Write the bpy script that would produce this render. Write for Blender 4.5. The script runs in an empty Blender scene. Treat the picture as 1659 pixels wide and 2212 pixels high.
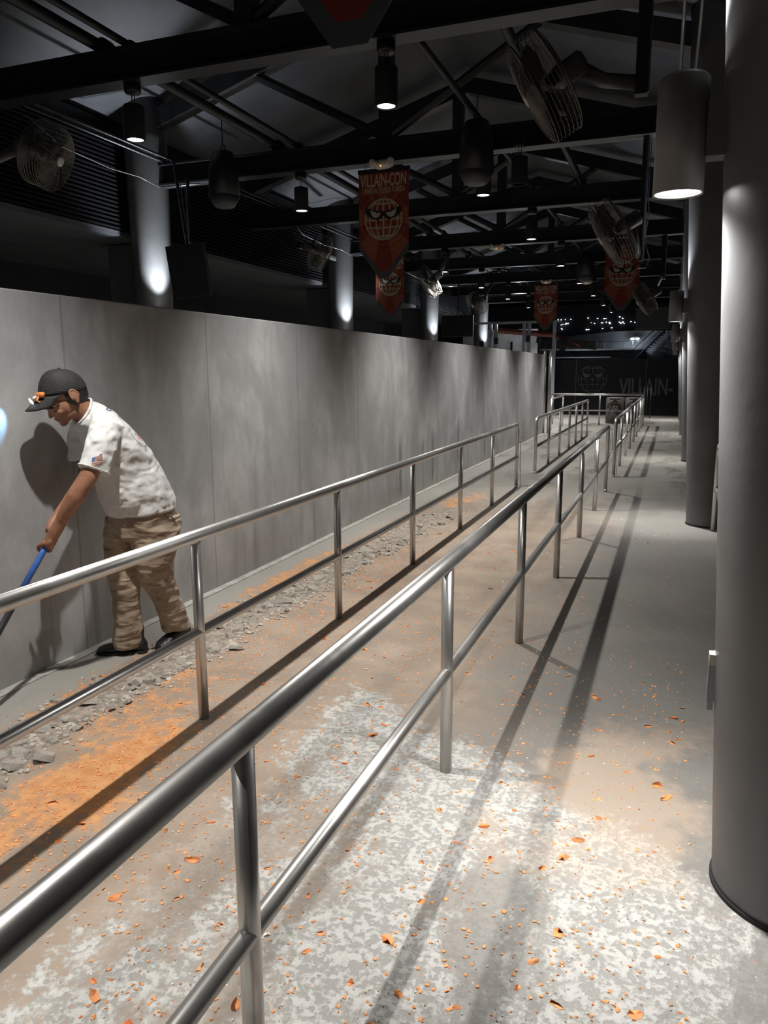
import bpy, bmesh, math, random
from mathutils import Vector, Matrix, Quaternion
random.seed(7)
PI = math.pi
S = bpy.context.scene
COL = S.collection

# ------------------------------------------------------------------ camera, world, exposure
EYE = 1.62
cam = bpy.data.cameras.new('camera')
cam.sensor_fit = 'HORIZONTAL'; cam.sensor_width = 36.0; cam.lens = 36.0*1640/1659
cam.clip_start = 0.05; cam.clip_end = 200
camo = bpy.data.objects.new('camera', cam); COL.objects.link(camo)
camo.matrix_world = Matrix(((0.93597, -0.059913, 0.346944, 0.0), (0.352051, 0.171677, -0.920102, 0.0),
                            (-0.004436, 0.98333, 0.181778, EYE), (0, 0, 0, 1)))
S.camera = camo
S.view_settings.view_transform = 'Standard'; S.view_settings.look = 'None'
S.view_settings.exposure = 0.0; S.view_settings.gamma = 1.0; S.view_settings.use_curve_mapping = False
W = bpy.data.worlds.new('night'); S.world = W; W.use_nodes = True
W.node_tree.nodes['Background'].inputs[0].default_value = (0.55, 0.7, 1.0, 1)
W.node_tree.nodes['Background'].inputs[1].default_value = 0.002
PEND_W, PEND_COL = 470.0, (1.0, 0.975, 0.93)      # pendant downlights
PEND_R = 0.035
COLL_W, COLL_COL = 165.0, (1.0, 0.985, 0.96)         # lamps on the columns

# ------------------------------------------------------------------ materials
def nmat(name):
    m = bpy.data.materials.new(name); m.use_nodes = True
    nt = m.node_tree; b = nt.nodes['Principled BSDF']
    return m, nt, b
def setin(nt, node, key, v):
    if isinstance(v, bpy.types.NodeSocket): nt.links.new(v, node.inputs[key])
    elif v is not None: node.inputs[key].default_value = v
def N(nt, typ, ins=None, **props):
    n = nt.nodes.new(typ)
    for k, v in props.items(): setattr(n, k, v)
    for k, v in (ins or {}).items(): setin(nt, n, k, v)
    return n
def M(nt, op, a, b=0.5, c=None, clamp=False):
    n = nt.nodes.new('ShaderNodeMath'); n.operation = op; n.use_clamp = clamp
    setin(nt, n, 0, a); setin(nt, n, 1, b)
    if c is not None: setin(nt, n, 2, c)
    return n.outputs[0]
def MR(nt, v, a, b, c=0.0, d=1.0, smooth=True):
    n = nt.nodes.new('ShaderNodeMapRange')
    n.interpolation_type = 'SMOOTHSTEP' if smooth else 'LINEAR'
    for k, x in zip((0, 1, 2, 3, 4), (v, a, b, c, d)): setin(nt, n, k, x)
    return n.outputs[0]
def MIX(nt, f, a, b, blend='MIX'):
    n = nt.nodes.new('ShaderNodeMix'); n.data_type = 'RGBA'; n.blend_type = blend
    setin(nt, n, 0, f)
    for i, x in ((6, a), (7, b)):
        if isinstance(x, tuple) and len(x) == 3: x = x + (1,)
        setin(nt, n, i, x)
    return n.outputs[2]
def coords(nt, scale=(1, 1, 1), loc=(0, 0, 0)):
    t = nt.nodes.new('ShaderNodeTexCoord'); mp = nt.nodes.new('ShaderNodeMapping')
    mp.inputs['Scale'].default_value = scale; mp.inputs['Location'].default_value = loc
    nt.links.new(t.outputs['Object'], mp.inputs['Vector']); return mp.outputs[0]
def noise(nt, vec, sc, det=4, rough=0.55, dist=0.0):
    return N(nt, 'ShaderNodeTexNoise', {'Vector': vec, 'Scale': sc, 'Detail': det, 'Roughness': rough, 'Distortion': dist}).outputs[0]
def bump(nt, b, h, strength=0.3, dist=0.02, prev=None):
    n = N(nt, 'ShaderNodeBump', {'Height': h, 'Strength': strength, 'Distance': dist})
    if prev is not None: nt.links.new(prev, n.inputs['Normal'])
    nt.links.new(n.outputs[0], b.inputs['Normal']); return n.outputs[0]
def simple(name, col, rough=0.5, metal=0.0, var=0.0, vsc=6.0, bmp=0.0, bsc=60.0, spec=None, stretch=(1, 1, 1)):
    m, nt, b = nmat(name)
    b.inputs['Roughness'].default_value = rough; b.inputs['Metallic'].default_value = metal
    if spec is not None: b.inputs['Specular IOR Level'].default_value = spec
    v = coords(nt, stretch)
    if var > 0:
        f = MR(nt, noise(nt, v, vsc, 5), 0.3, 0.7)
        lo = tuple(c*(1-var) for c in col); hi = tuple(min(1, c*(1+var)) for c in col)
        nt.links.new(MIX(nt, f, lo, hi), b.inputs['Base Color'])
    else: b.inputs['Base Color'].default_value = (*col, 1)
    if bmp > 0: bump(nt, b, noise(nt, v, bsc, 5), bmp, 0.01)
    return m
def emis(name, col, st):
    m, nt, b = nmat(name); b.inputs['Base Color'].default_value = (0, 0, 0, 1)
    b.inputs['Emission Color'].default_value = (*col, 1); b.inputs['Emission Strength'].default_value = st
    return m

MT = {}
MT['black'] = simple('black painted steel', (0.010, 0.0105, 0.012), 0.45, 0.0, 0.3, 3, 0.1, 40)
MT['beam'] = simple('beam black paint', (0.014, 0.015, 0.017), 0.38, 0.0, 0.3, 2, 0.08, 30)
MT['black_matte'] = simple('matte black', (0.012, 0.012, 0.013), 0.8)
MT['dark'] = simple('dark wall paint', (0.02, 0.021, 0.023), 0.8, 0, 0.2, 2)
MT['roof'] = simple('roof underside', (0.040, 0.042, 0.048), 0.6, 0, 0.35, 1.3, 0.15, 18)
MT['pier'] = simple('pier paint', (0.075, 0.078, 0.085), 0.8, 0, 0.15, 2)
MT['lamp_grey'] = simple('lamp housing grey', (0.15, 0.145, 0.14), 0.5, 0.2, 0.1, 8)
MT['chrome'] = simple('bright conduit', (0.55, 0.56, 0.58), 0.3, 1.0, 0.2, 10)
MT['white_plastic'] = simple('aged white plastic', (0.55, 0.50, 0.44), 0.5, 0, 0.1, 10)
MT['lit'] = emis('lamp lens', (1, 0.98, 0.94), 22)
MT['lit_soft'] = emis('small bulb', (0.75, 0.85, 1.0), 5)
MT['led'] = emis('amber led', (1, 0.35, 0.1), 3)
MT['fan'] = simple('fan grey metal', (0.09, 0.08, 0.07), 0.45, 0.6, 0.3, 20)
MT['fan_wire'] = simple('fan wire', (0.17, 0.15, 0.13), 0.4, 0.7)
MT['fan_hub'] = simple('fan badge', (0.6, 0.57, 0.52), 0.5)
MT['arm'] = simple('fan arm steel', (0.13, 0.125, 0.12), 0.4, 0.5)
MT['skin'] = None

def m_steel():
    m, nt, b = nmat('brushed stainless steel')
    v = coords(nt); n1 = noise(nt, v, 9, 5, 0.6)
    n2 = noise(nt, coords(nt, (60, 60, 60)), 1.0, 3)
    dust = MR(nt, noise(nt, v, 1.3, 6, 0.6), 0.5, 0.62)
    b.inputs['Metallic'].default_value = 0.84
    nt.links.new(MIX(nt, n1, (0.50, 0.485, 0.465), (0.62, 0.605, 0.585)), b.inputs['Base Color'])
    r = M(nt, 'MULTIPLY_ADD', dust, 0.14, 0.31)
    nt.links.new(r, b.inputs['Roughness'])
    bump(nt, b, n2, 0.03, 0.002)
    return m
MT['steel'] = m_steel()
def m_column():
    m, nt, b = nmat('column grey paint')
    v = coords(nt); n1 = noise(nt, v, 2.2, 5, 0.55); n2 = noise(nt, coords(nt, (1, 1, 0.25)), 5, 4)
    c = MIX(nt, MR(nt, n1, 0.3, 0.7), (0.095, 0.095, 0.097), (0.125, 0.125, 0.125))
    c = MIX(nt, M(nt, 'MULTIPLY', MR(nt, n2, 0.5, 0.75), 0.25), c, (0.09, 0.09, 0.09))
    nt.links.new(c, b.inputs['Base Color'])
    b.inputs['Metallic'].default_value = 0.15; b.inputs['Roughness'].default_value = 0.42
    bump(nt, b, noise(nt, v, 24, 4), 0.06, 0.01)
    return m
MT['column'] = m_column()

def m_wall():
    m, nt, b = nmat('poured concrete wall')
    v = coords(nt)
    big = MR(nt, noise(nt, v, 0.9, 6, 0.6, 0.4), 0.35, 0.68)
    mid = MR(nt, noise(nt, coords(nt, (1, 1.1, 0.55)), 2.6, 6, 0.6, 0.6), 0.38, 0.62)
    fine = noise(nt, v, 40, 4, 0.6)
    c = MIX(nt, big, (0.30, 0.302, 0.306), (0.44, 0.44, 0.437))
    c = MIX(nt, M(nt, 'MULTIPLY', mid, 0.6), c, (0.23, 0.23, 0.232))
    st = MR(nt, noise(nt, coords(nt, (1, 7, 0.35)), 1.4, 4, 0.6), 0.52, 0.72)
    c = MIX(nt, M(nt, 'MULTIPLY', st, 0.3), c, (0.24, 0.235, 0.225))
    c = MIX(nt, M(nt, 'MULTIPLY', MR(nt, fine, 0.35, 0.75), 0.12), c, (0.48, 0.47, 0.45))
    sep = N(nt, 'ShaderNodeSeparateXYZ'); nt.links.new(v, sep.inputs[0])
    X, Y, Z = sep.outputs
    # damp tidemarks low on the wall
    low = MR(nt, Z, 0.05, 0.75, 1.0, 0.0)
    drip = MR(nt, noise(nt, coords(nt, (1, 9, 0.5), (0, 3.1, 0)), 1.0, 3, 0.5), 0.56, 0.68)
    c = MIX(nt, M(nt, 'MULTIPLY', M(nt, 'MULTIPLY', low, drip), 0.6), c, (0.13, 0.125, 0.115))
    c = MIX(nt, M(nt, 'MULTIPLY', MR(nt, Z, 0.0, 0.5, 1.0, 0.0), 0.35), c, (0.28, 0.25, 0.21))
    # a few drips where water ran down
    for yy, z0, z1 in ((8.98, .06, .86), (10.37, .08, .88), (11.75, .2, .95), (13.6, .1, .7), (9.9, .5, .8)):
        wob = M(nt, 'MULTIPLY', M(nt, 'SUBTRACT', noise(nt, coords(nt, (0, 0, 1)), 7, 3), 0.5), 0.12)
        d = M(nt, 'ABSOLUTE', M(nt, 'ADD', M(nt, 'SUBTRACT', Y, yy), wob))
        mk = MR(nt, d, 0.03, 0.075, 1.0, 0.0)
        mk = M(nt, 'MULTIPLY', mk, M(nt, 'MULTIPLY', MR(nt, Z, z0-.05, z0+.1), MR(nt, Z, z1-.3, z1+.05, 1.0, 0.0)))
        c = MIX(nt, M(nt, 'MULTIPLY', mk, 0.75), c, (0.13, 0.13, 0.13))
    seam = None
    for yy in (0.6, 1.98, 3.39, 4.78, 6.2, 7.6):
        d = M(nt, 'ABSOLUTE', M(nt, 'SUBTRACT', Y, yy)); k = MR(nt, d, 0.004, 0.012, 1.0, 0.0)
        seam = k if seam is None else M(nt, 'MAXIMUM', seam, k)
    c = MIX(nt, M(nt, 'MULTIPLY', seam, 0.45), c, (0.15, 0.15, 0.15))
    nt.links.new(c, b.inputs['Base Color']); b.inputs['Roughness'].default_value = 0.62
    pit = MR(nt, N(nt, 'ShaderNodeTexVoronoi', {'Vector': v, 'Scale': 9.0}).outputs[0], 0.02, 0.06)
    h = M(nt, 'ADD', M(nt, 'MULTIPLY', fine, 0.25), M(nt, 'ADD', M(nt, 'MULTIPLY', pit, 0.4), M(nt, 'MULTIPLY', seam, -0.6)))
    bump(nt, b, h, 0.25, 0.01)
    return m
MT['wall'] = m_wall()

def m_floor():
    m, nt, b = nmat('worn concrete floor')
    v = coords(nt); sep = N(nt, 'ShaderNodeSeparateXYZ'); nt.links.new(v, sep.inputs[0]); X, Y, Z = sep.outputs
    n_lo = noise(nt, v, 0.8, 6, 0.6, 0.5); n_mid = noise(nt, v, 3.0, 6, 0.62, 0.4)
    n_hi = noise(nt, v, 16, 6, 0.65); n_vh = noise(nt, v, 75, 4, 0.6); n_m2 = noise(nt, coords(nt, (1, 1, 1), (5, 3, 1)), 2.1, 7, 0.7)
    base = MIX(nt, MR(nt, n_lo, 0.3, 0.7), (0.175, 0.165, 0.150), (0.24, 0.227, 0.207))
    base = MIX(nt, M(nt, 'MULTIPLY', MR(nt, n_mid, 0.45, 0.7), 0.4), base, (0.20, 0.19, 0.175))
    far = MR(nt, Y, 6.0, 13.0)
    base = MIX(nt, M(nt, 'MULTIPLY', far, 0.6), base, (0.215, 0.205, 0.18))
    # damp patches (far half)
    wet = MR(nt, noise(nt, coords(nt, (1.0, 0.5, 1), (2, 7, 0)), 1.2, 5, 0.6, 0.8), 0.52, 0.6)
    wet = M(nt, 'MULTIPLY', wet, M(nt, 'MULTIPLY', MR(nt, Y, 7, 10), 0.85))
    base = MIX(nt, M(nt, 'MULTIPLY', wet, 0.25), base, (0.17, 0.165, 0.15))
    # dusty pinkish tan film between the wall and the walkway
    jit = M(nt, 'MULTIPLY', M(nt, 'SUBTRACT', n_m2, 0.5), 1.5)
    Xj = M(nt, 'ADD', X, jit); Yj = M(nt, 'ADD', Y, jit)
    tan = M(nt, 'MULTIPLY', MR(nt, Xj, -1.3, -0.35, 1.0, 0.0), MR(nt, Yj, 7.0, 11.5, 1.0, 0.0))
    tan = M(nt, 'MULTIPLY', tan, MR(nt, X, -3.0, -2.7))
    base = MIX(nt, M(nt, 'MULTIPLY', tan, 0.85), base, MIX(nt, MR(nt, n_mid, 0.35, 0.65), (0.28, 0.212, 0.158), (0.37, 0.285, 0.215)))
    # pale ground patches near the viewer where the coating was taken off
    fine_j = M(nt, 'MULTIPLY', M(nt, 'SUBTRACT', n_hi, 0.5), 0.55)
    Xp = M(nt, 'ADD', M(nt, 'ADD', X, M(nt, 'MULTIPLY', jit, 0.45)), fine_j)
    Yp = M(nt, 'ADD', M(nt, 'ADD', Y, M(nt, 'MULTIPLY', jit, 0.5)), fine_j)
    lim = M(nt, 'MULTIPLY_ADD', X, -0.62, 2.55)
    pale = M(nt, 'MULTIPLY', MR(nt, Xp, -1.55, -1.45), MR(nt, M(nt, 'SUBTRACT', lim, Yp), -0.06, 0.05))
    streak = MR(nt, noise(nt, coords(nt, (1, 0.6, 1), (3, 1, 0)), 1.6, 8, 0.75, 0.3), 0.43, 0.50)
    speck = MR(nt, M(nt, 'ADD', M(nt, 'MULTIPLY', n_hi, .45), M(nt, 'MULTIPLY', noise(nt, v, 48, 4, .6), .55)), 0.44, 0.54)
    pale_c = MIX(nt, speck, (0.31, 0.30, 0.278), (0.49, 0.48, 0.455))
    pm = M(nt, 'MULTIPLY', pale, M(nt, 'MULTIPLY_ADD', streak, 0.8, 0.2))
    base = MIX(nt, pm, base, pale_c)
    tanp = M(nt, 'MULTIPLY', MR(nt, M(nt, 'ABSOLUTE', M(nt, 'ADD', Xj, 0.12)), 0.15, 0.4, 1.0, 0.0), M(nt, 'MULTIPLY', MR(nt, Yp, 2.15, 2.5), MR(nt, Yp, 3.2, 3.6, 1.0, 0.0)))
    base = MIX(nt, M(nt, 'MULTIPLY', tanp, 0.5), base, (0.50, 0.38, 0.28))
    # orange pigment swept over the floor
    def blob(cx, cy, rx, ry, ang=0.0):
        dx = M(nt, 'SUBTRACT', X, cx); dy = M(nt, 'SUBTRACT', Y, cy); ca, sa = math.cos(ang), math.sin(ang)
        u = M(nt, 'DIVIDE', M(nt, 'ADD', M(nt, 'MULTIPLY', dx, ca), M(nt, 'MULTIPLY', dy, sa)), rx)
        w = M(nt, 'DIVIDE', M(nt, 'SUBTRACT', M(nt, 'MULTIPLY', dy, ca), M(nt, 'MULTIPLY', dx, sa)), ry)
        r = M(nt, 'SQRT', M(nt, 'ADD', M(nt, 'MULTIPLY', u, u), M(nt, 'MULTIPLY', w, w)))
        return MR(nt, r, 0.35, 1.15, 1.0, 0.0, smooth=False)
    o = blob(-2.12, 2.15, 0.36, 0.95)
    for a in ((-2.35, 2.95, .36, .9), (-2.42, 9.3, .35, 1.0), (-2.85, 5.2, .16, 2.6), (-2.75, 2.9, .12, 1.4)):
        k = M(nt, 'MULTIPLY', blob(*a), 0.72); o = M(nt, 'MAXIMUM', o, k)
    on = M(nt, 'ADD', M(nt, 'MULTIPLY', n_mid, 0.55), M(nt, 'MULTIPLY', n_hi, 0.45))
    om = MR(nt, M(nt, 'ADD', o, M(nt, 'MULTIPLY', M(nt, 'SUBTRACT', on, 0.5), 3.4)), 0.52, 0.98)
    base = MIX(nt, om, base, MIX(nt, MR(nt, n_hi, 0.3, 0.7), (0.46, 0.19, 0.065), (0.60, 0.31, 0.13)))
    # bare grey channel edge next to the wall
    edge = M(nt, 'MULTIPLY', MR(nt, M(nt, 'ADD', X, M(nt, 'MULTIPLY', fine_j, 0.12)), -2.86, -2.80, 1.0, 0.0), 0.8)
    base = MIX(nt, M(nt, 'MULTIPLY', edge, MR(nt, om, 0.0, 0.6, 1.0, 0.2)), base, MIX(nt, n_mid, (0.27, 0.255, 0.23), (0.34, 0.325, 0.295)))
    # tiny crumbs
    vo = N(nt, 'ShaderNodeTexVoronoi', {'Vector': v, 'Scale': 42.0}); d = vo.outputs[0]
    cr = M(nt, 'MULTIPLY', MR(nt, d, 0.10, 0.16, 1.0, 0.0), MR(nt, N(nt, 'ShaderNodeSeparateColor', {0: vo.outputs[1]}).outputs[0], 0.62, 0.66))
    cr = M(nt, 'MULTIPLY', cr, MR(nt, Y, 4.5, 10, 1.0, 0.0))
    which = N(nt, 'ShaderNodeSeparateColor', {0: vo.outputs[1]}).outputs[1]
    cc = MIX(nt, MR(nt, which, 0.49, 0.51), MIX(nt, MR(nt, which, 0.24, 0.26), (0.12, 0.11, 0.10), (0.62, 0.60, 0.57)), (0.62, 0.26, 0.09))
    base = MIX(nt, M(nt, 'MULTIPLY', cr, 0.85), base, cc)
    nt.links.new(base, b.inputs['Base Color'])
    r = M(nt, 'MULTIPLY_ADD', MR(nt, Y, 5, 12), -0.22, 0.72)
    r = M(nt, 'SUBTRACT', r, M(nt, 'MULTIPLY', wet, 0.28))
    nt.links.new(r, b.inputs['Roughness'])
    near = MR(nt, Y, 4.5, 11, 1.0, 0.12)
    h = M(nt, 'MULTIPLY', near, M(nt, 'ADD', M(nt, 'MULTIPLY', n_hi, 1.0), M(nt, 'MULTIPLY', n_vh, 0.6)))
    h = M(nt, 'ADD', h, M(nt, 'MULTIPLY', M(nt, 'MULTIPLY', pm, speck), 0.5))
    bump(nt, b, h, 0.55, 0.012)
    return m
MT['floor'] = m_floor()
MT['orange'] = simple('orange paint chip', (0.82, 0.34, 0.12), 0.6, 0, 0.12, 30)
MT['white_chip'] = simple('white paint chip', (0.72, 0.70, 0.66), 0.6, 0, 0.08, 30)
MT['rubble'] = simple('broken concrete', (0.44, 0.40, 0.35), 0.85, 0, 0.25, 14, 0.6, 50)

# ------------------------------------------------------------------ mesh helpers
def obj(name, bm, mat, parent=None, smooth=False, loc=None):
    me = bpy.data.meshes.new(name); bm.normal_update(); bm.to_mesh(me); bm.free()
    if smooth:
        for p in me.polygons: p.use_smooth = True
    if mat: me.materials.append(mat)
    o = bpy.data.objects.new(name, me); COL.objects.link(o)
    if parent: o.parent = parent
    if loc is not None: o.location = loc
    return o
def tag(o, label, cat, group=None, kind=None):
    o['label'] = label; o['category'] = cat
    if group: o['group'] = group
    if kind: o['kind'] = kind
    return o
def thing(name, label, cat, loc=(0, 0, 0), rz=0.0, group=None):
    o = bpy.data.objects.new(name, None); COL.objects.link(o); o.empty_display_size = 0.05
    o.location = loc; o.rotation_euler = (0, 0, rz); return tag(o, label, cat, group)
def struct(o): o['kind'] = 'structure'; return o
def kids(o): return [c for c in bpy.data.objects if c.parent == o]
def dup(root, label, loc=None, rot=None, group=None):
    def cp(o, par):
        c = o.copy(); COL.objects.link(c); c.parent = par
        for k in kids(o): cp(k, c)
        return c
    r = cp(root, None); r['label'] = label
    if loc is not None: r.location = loc
    if rot is not None: r.rotation_euler = rot
    if group: r['group'] = group
    return r
def NB(): return bmesh.new()
def box(bm, x0, x1, y0, y1, z0, z1, mtx=None):
    vs = [bm.verts.new((x, y, z)) for z in (z0, z1) for y in (y0, y1) for x in (x0, x1)]
    for f in ((0, 2, 3, 1), (4, 5, 7, 6), (0, 1, 5, 4), (2, 6, 7, 3), (0, 4, 6, 2), (1, 3, 7, 5)):
        bm.faces.new([vs[i] for i in f])
    if mtx is not None: bmesh.ops.transform(bm, matrix=mtx, verts=vs)
    return vs
def frame_for(d):
    d = d.normalized(); u = Vector((0, 0, 1)) if abs(d.z) < 0.95 else Vector((1, 0, 0))
    a = d.cross(u).normalized(); return a, d.cross(a).normalized()
def tube(bm, pts, r, seg=16, closed=False, caps=True, rs=None, flat=1.0):
    pts = [Vector(p) for p in pts]; n = len(pts); rings = []; pa = None
    for i, p in enumerate(pts):
        if closed: d = pts[(i+1) % n]-pts[i-1]
        else: d = pts[min(i+1, n-1)]-pts[max(i-1, 0)]
        if d.length < 1e-9: d = Vector((0, 0, 1))
        d.normalize()
        if pa is None: a, b = frame_for(d)
        else:
            a = (pa - d*pa.dot(d))
            if a.length < 1e-6: a = frame_for(d)[0]
            a.normalize(); b = d.cross(a)
        pa = a
        rr = rs[i] if rs else r
        rings.append([bm.verts.new(p + a*math.cos(2*PI*k/seg)*rr + b*math.sin(2*PI*k/seg)*rr*flat) for k in range(seg)])
    for i in range(n if closed else n-1):
        A, B = rings[i], rings[(i+1) % n]
        for k in range(seg): bm.faces.new((A[k], A[(k+1) % seg], B[(k+1) % seg], B[k]))
    if caps and not closed:
        bm.faces.new(rings[0][::-1]); bm.faces.new(rings[-1])
def lathe(bm, prof, cx=0, cy=0, seg=32, cap0=True, cap1=True, mtx=None):
    rings = []
    for r, z in prof: rings.append([bm.verts.new((cx+r*math.cos(2*PI*k/seg), cy+r*math.sin(2*PI*k/seg), z)) for k in range(seg)])
    for A, B in zip(rings, rings[1:]):
        for k in range(seg): bm.faces.new((A[k], A[(k+1) % seg], B[(k+1) % seg], B[k]))
    if cap0: bm.faces.new(rings[0][::-1])
    if cap1: bm.faces.new(rings[-1])
    if mtx is not None: bmesh.ops.transform(bm, matrix=mtx, verts=[v for r in rings for v in r])
def ell(bm, c, r, seg=20, rot=None):
    m = Matrix.Translation(c) @ (rot.to_4x4() if rot else Matrix.Identity(4)) @ Matrix.Diagonal((*r, 1))
    bmesh.ops.create_uvsphere(bm, u_segments=seg, v_segments=max(8, seg//2+2), radius=1.0, matrix=m)
def poly(bm, pts, th, axis_y=0.0):      # flat plate in the xz plane with thickness th towards -y
    a = [bm.verts.new((x, axis_y, z)) for x, z in pts]; b = [bm.verts.new((x, axis_y-th, z)) for x, z in pts]
    n = len(pts)
    f1 = bm.faces.new(a); f2 = bm.faces.new(b[::-1])
    for i in range(n): bm.faces.new((a[i], b[i], b[(i+1) % n], a[(i+1) % n]))
    bmesh.ops.triangulate(bm, faces=[f1, f2])
def stroke(bm, pts, w, th, y=0.0):      # ribbon along a 2D line
    n = len(pts)
    for i in range(n-1):
        (x0, z0), (x1, z1) = pts[i], pts[i+1]; L = math.hypot(x1-x0, z1-z0)
        if L < 1e-6: continue
        nx, nz = -(z1-z0)/L*w/2, (x1-x0)/L*w/2; ex, ez = (x1-x0)/L*w*.2, (z1-z0)/L*w*.2
        poly(bm, [(x0-ex+nx, z0-ez+nz), (x0-ex-nx, z0-ez-nz), (x1+ex-nx, z1+ez-nz), (x1+ex+nx, z1+ez+nz)], th, y)

# ------------------------------------------------------------------ the setting
bm = NB(); box(bm, -10, 3.2, -4, 29.6, -0.2, 0.0)
bm2 = bm; struct(obj('floor', bm2, MT['floor']))
bm = NB(); box(bm, -3.36, -3.163, -4, 20.25, -0.05, 2.04)
w = obj('wall_left', bm, MT['wall']); struct(w)
bv = w.modifiers.new('bevel', 'BEVEL'); bv.width = 0.008; bv.segments = 2
# a strip of mortar where the wall meets the floor
bm = NB(); box(bm, -3.163, -3.10, -4, 20.2, -0.01, 0.008); struct(obj('baseboard_left', bm, simple('cove mortar', (0.36, 0.35, 0.32), 0.8, 0, 0.2, 8, 0.3, 50)))
bm = NB(); box(bm, 2.6, 2.8, -4, 29.6, -.05, 5.2); struct(obj('wall_right', bm, MT['dark']))
bm = NB(); box(bm, -10.2, -10, -4, 45, -.05, 5.2); struct(obj('wall_side', bm, MT['dark']))
bm = NB(); box(bm, -10, 3, -4.3, -4.0, -.05, 6.5); struct(obj('wall_back', bm, MT['dark']))
# gable roof: two planes
RX, RZ, SL = -3.05, 5.95, 0.30
bm = NB()
for sx, xe in ((-1, -10.2), (1, 2.8)):
    ze = RZ-SL*abs(xe-RX)
    vs = [bm.verts.new(p) for p in ((RX, -4, RZ), (xe, -4, ze), (xe, 30, ze), (RX, 30, RZ))]
    vt = [bm.verts.new(v.co+Vector((0, 0, .12))) for v in vs]
    fs = [vs, vt[::-1]] + [[vs[i], vt[i], vt[(i+1) % 4], vs[(i+1) % 4]] for i in range(4)]
    for f in fs: bm.faces.new(f)
bmesh.ops.recalc_face_normals(bm, faces=bm.faces)
struct(obj('ceiling', bm, MT['roof']))

# steel roof frames, every 3.05 m
FY = [-0.5, 2.55, 5.6, 8.65, 11.7, 14.8, 17.85, 20.9, 24.0, 27.0]
def frame():
    t = thing('roof_truss', '', 'roof beam', (0, 0, 0))
    bm = NB()                       # bottom chord, a wide flange beam
    box(bm, -6.75, .25, -.09, .09, 3.95, 3.972); box(bm, -6.75, .25, -.09, .09, 4.185, 4.205); box(bm, -6.75, .25, -.012, .012, 3.972, 4.185)
    obj('bottom_chord', bm, MT['beam'], t)
    for s in (-1, 1):
        xe = RX+s*3.75; bm = NB(); ang = math.atan(SL)
        zr, z1 = 5.60, 5.60-SL*3.75
        vs = []
        for x, z in ((RX, zr), (xe, z1)):
            for dy in (-.09, .09):
                for dz in (0, .22): vs.append(bm.verts.new((x, dy, z+dz)))
        for f in ((0, 1, 3, 2), (4, 6, 7, 5), (0, 4, 5, 1), (2, 3, 7, 6), (0, 2, 6, 4), (1, 5, 7, 3)): bm.faces.new([vs[i] for i in f])
        bmesh.ops.recalc_face_normals(bm, faces=bm.faces)
        obj('top_chord', bm, MT['beam'], t)
    bm = NB(); box(bm, -3.28, -3.13, -.07, .07, 4.2, 5.68); obj('king_post', bm, MT['beam'], t)
    bm = NB(); tube(bm, [(-3.2, 0, 4.22), (-1.5, 0, 5.18)], .05, 8); obj('web_brace', bm, MT['beam'], t)
    bm = NB(); tube(bm, [(-3.2, 0, 4.22), (-4.9, 0, 5.1)], .05, 8); obj('web_brace', bm, MT['beam'], t)
    return t
ords = ['behind the viewer', 'nearest in front, overhead', 'at top of the photo crossing above the near pendants', 'above the nearest hanging red banner',
        'just behind the nearest red banner', 'above the two middle-distance banners', 'seventh from the front', 'above the small far banner', 'second from the far end', 'at the far end of the hall']
tr0 = frame(); tr0.location = (0, FY[0], 0); tr0['label'] = 'black steel roof frame ' + ords[0]; tr0['group'] = 'steel roof frames'
for y, s in list(zip(FY, ords))[1:]:
    dup(tr0, 'black steel roof frame ' + s, (0, y, 0), group='steel roof frames')
# long pipes resting on the beams
for x, r, z, lb in ((-4.65, .05, 4.30, 'thick dark pipe running along the left side above the beams'), (-4.36, .03, 4.27, 'thin dark pipe beside the thick pipe on the left'),
                    (-1.41, .045, 4.29, 'dark pipe running along the right side above the beams'), (-2.12, .035, 4.28, 'dark pipe running along the middle above the beams'),
                    (-6.2, .02, 4.24, 'narrow conduit above the beam ends by the left columns'), (-6.05, .015, 4.235, 'slim conduit beside the narrow one by the left columns')):
    bm = NB(); tube(bm, [(x, -3, z), (x, 29, z)], r, 12)
    for y in FY:
        lathe(bm, [(r*1.5, -.05), (r*1.5, .05)], seg=12, mtx=Matrix.Translation((x, y+.12, z)) @ Matrix.Rotation(PI/2, 4, 'X'))
    tag(obj('ceiling_pipe', bm, MT['black'], smooth=True), lb, 'pipe')

# ------------------------------------------------------------------ columns with their up and down lamps
CY = [2.46, 8.66, 14.8, 20.9, 27.0]
def column(x, y, ztop, r0, r1, label, lean=0.0, pier=False):
    t = thing('column', label, 'column', (x, y, 0), 0, 'round grey columns')
    bm = NB(); lathe(bm, [(r0, 0.012), (r0, .03)] + [(r0+(r1-r0)*k/10, .03+(ztop-.03)*k/10) for k in range(1, 11)], seg=72)
    obj('shaft', bm, MT['column'], t, True)
    bm = NB(); lathe(bm, [(r0+.006, 0.0), (r0+.006, .014)], seg=72); obj('base_joint', bm, MT['black_matte'], t)
    return t
rl = ['nearest round grey column filling the right edge', 'second round grey column on the right, with shaded face',
      'third round grey column on the right', 'fourth round grey column on the right, narrow sliver', 'farthest round grey column on the right']
for y, lb in zip(CY, rl): column(0.46, y, 5.05, .25, .52, lb)
ll = ['round grey column behind the wall, out of view on the left', 'large lit round column behind the left of the wall',
      'lit round column behind the wall below the second left fan', 'slim lit round column behind the wall right of the banners', 'farthest lit round column behind the wall end']
for y, lb in zip(CY[1:], ll[1:]): column(-6.5, y, 5.0, .20, .275, lb)

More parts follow.
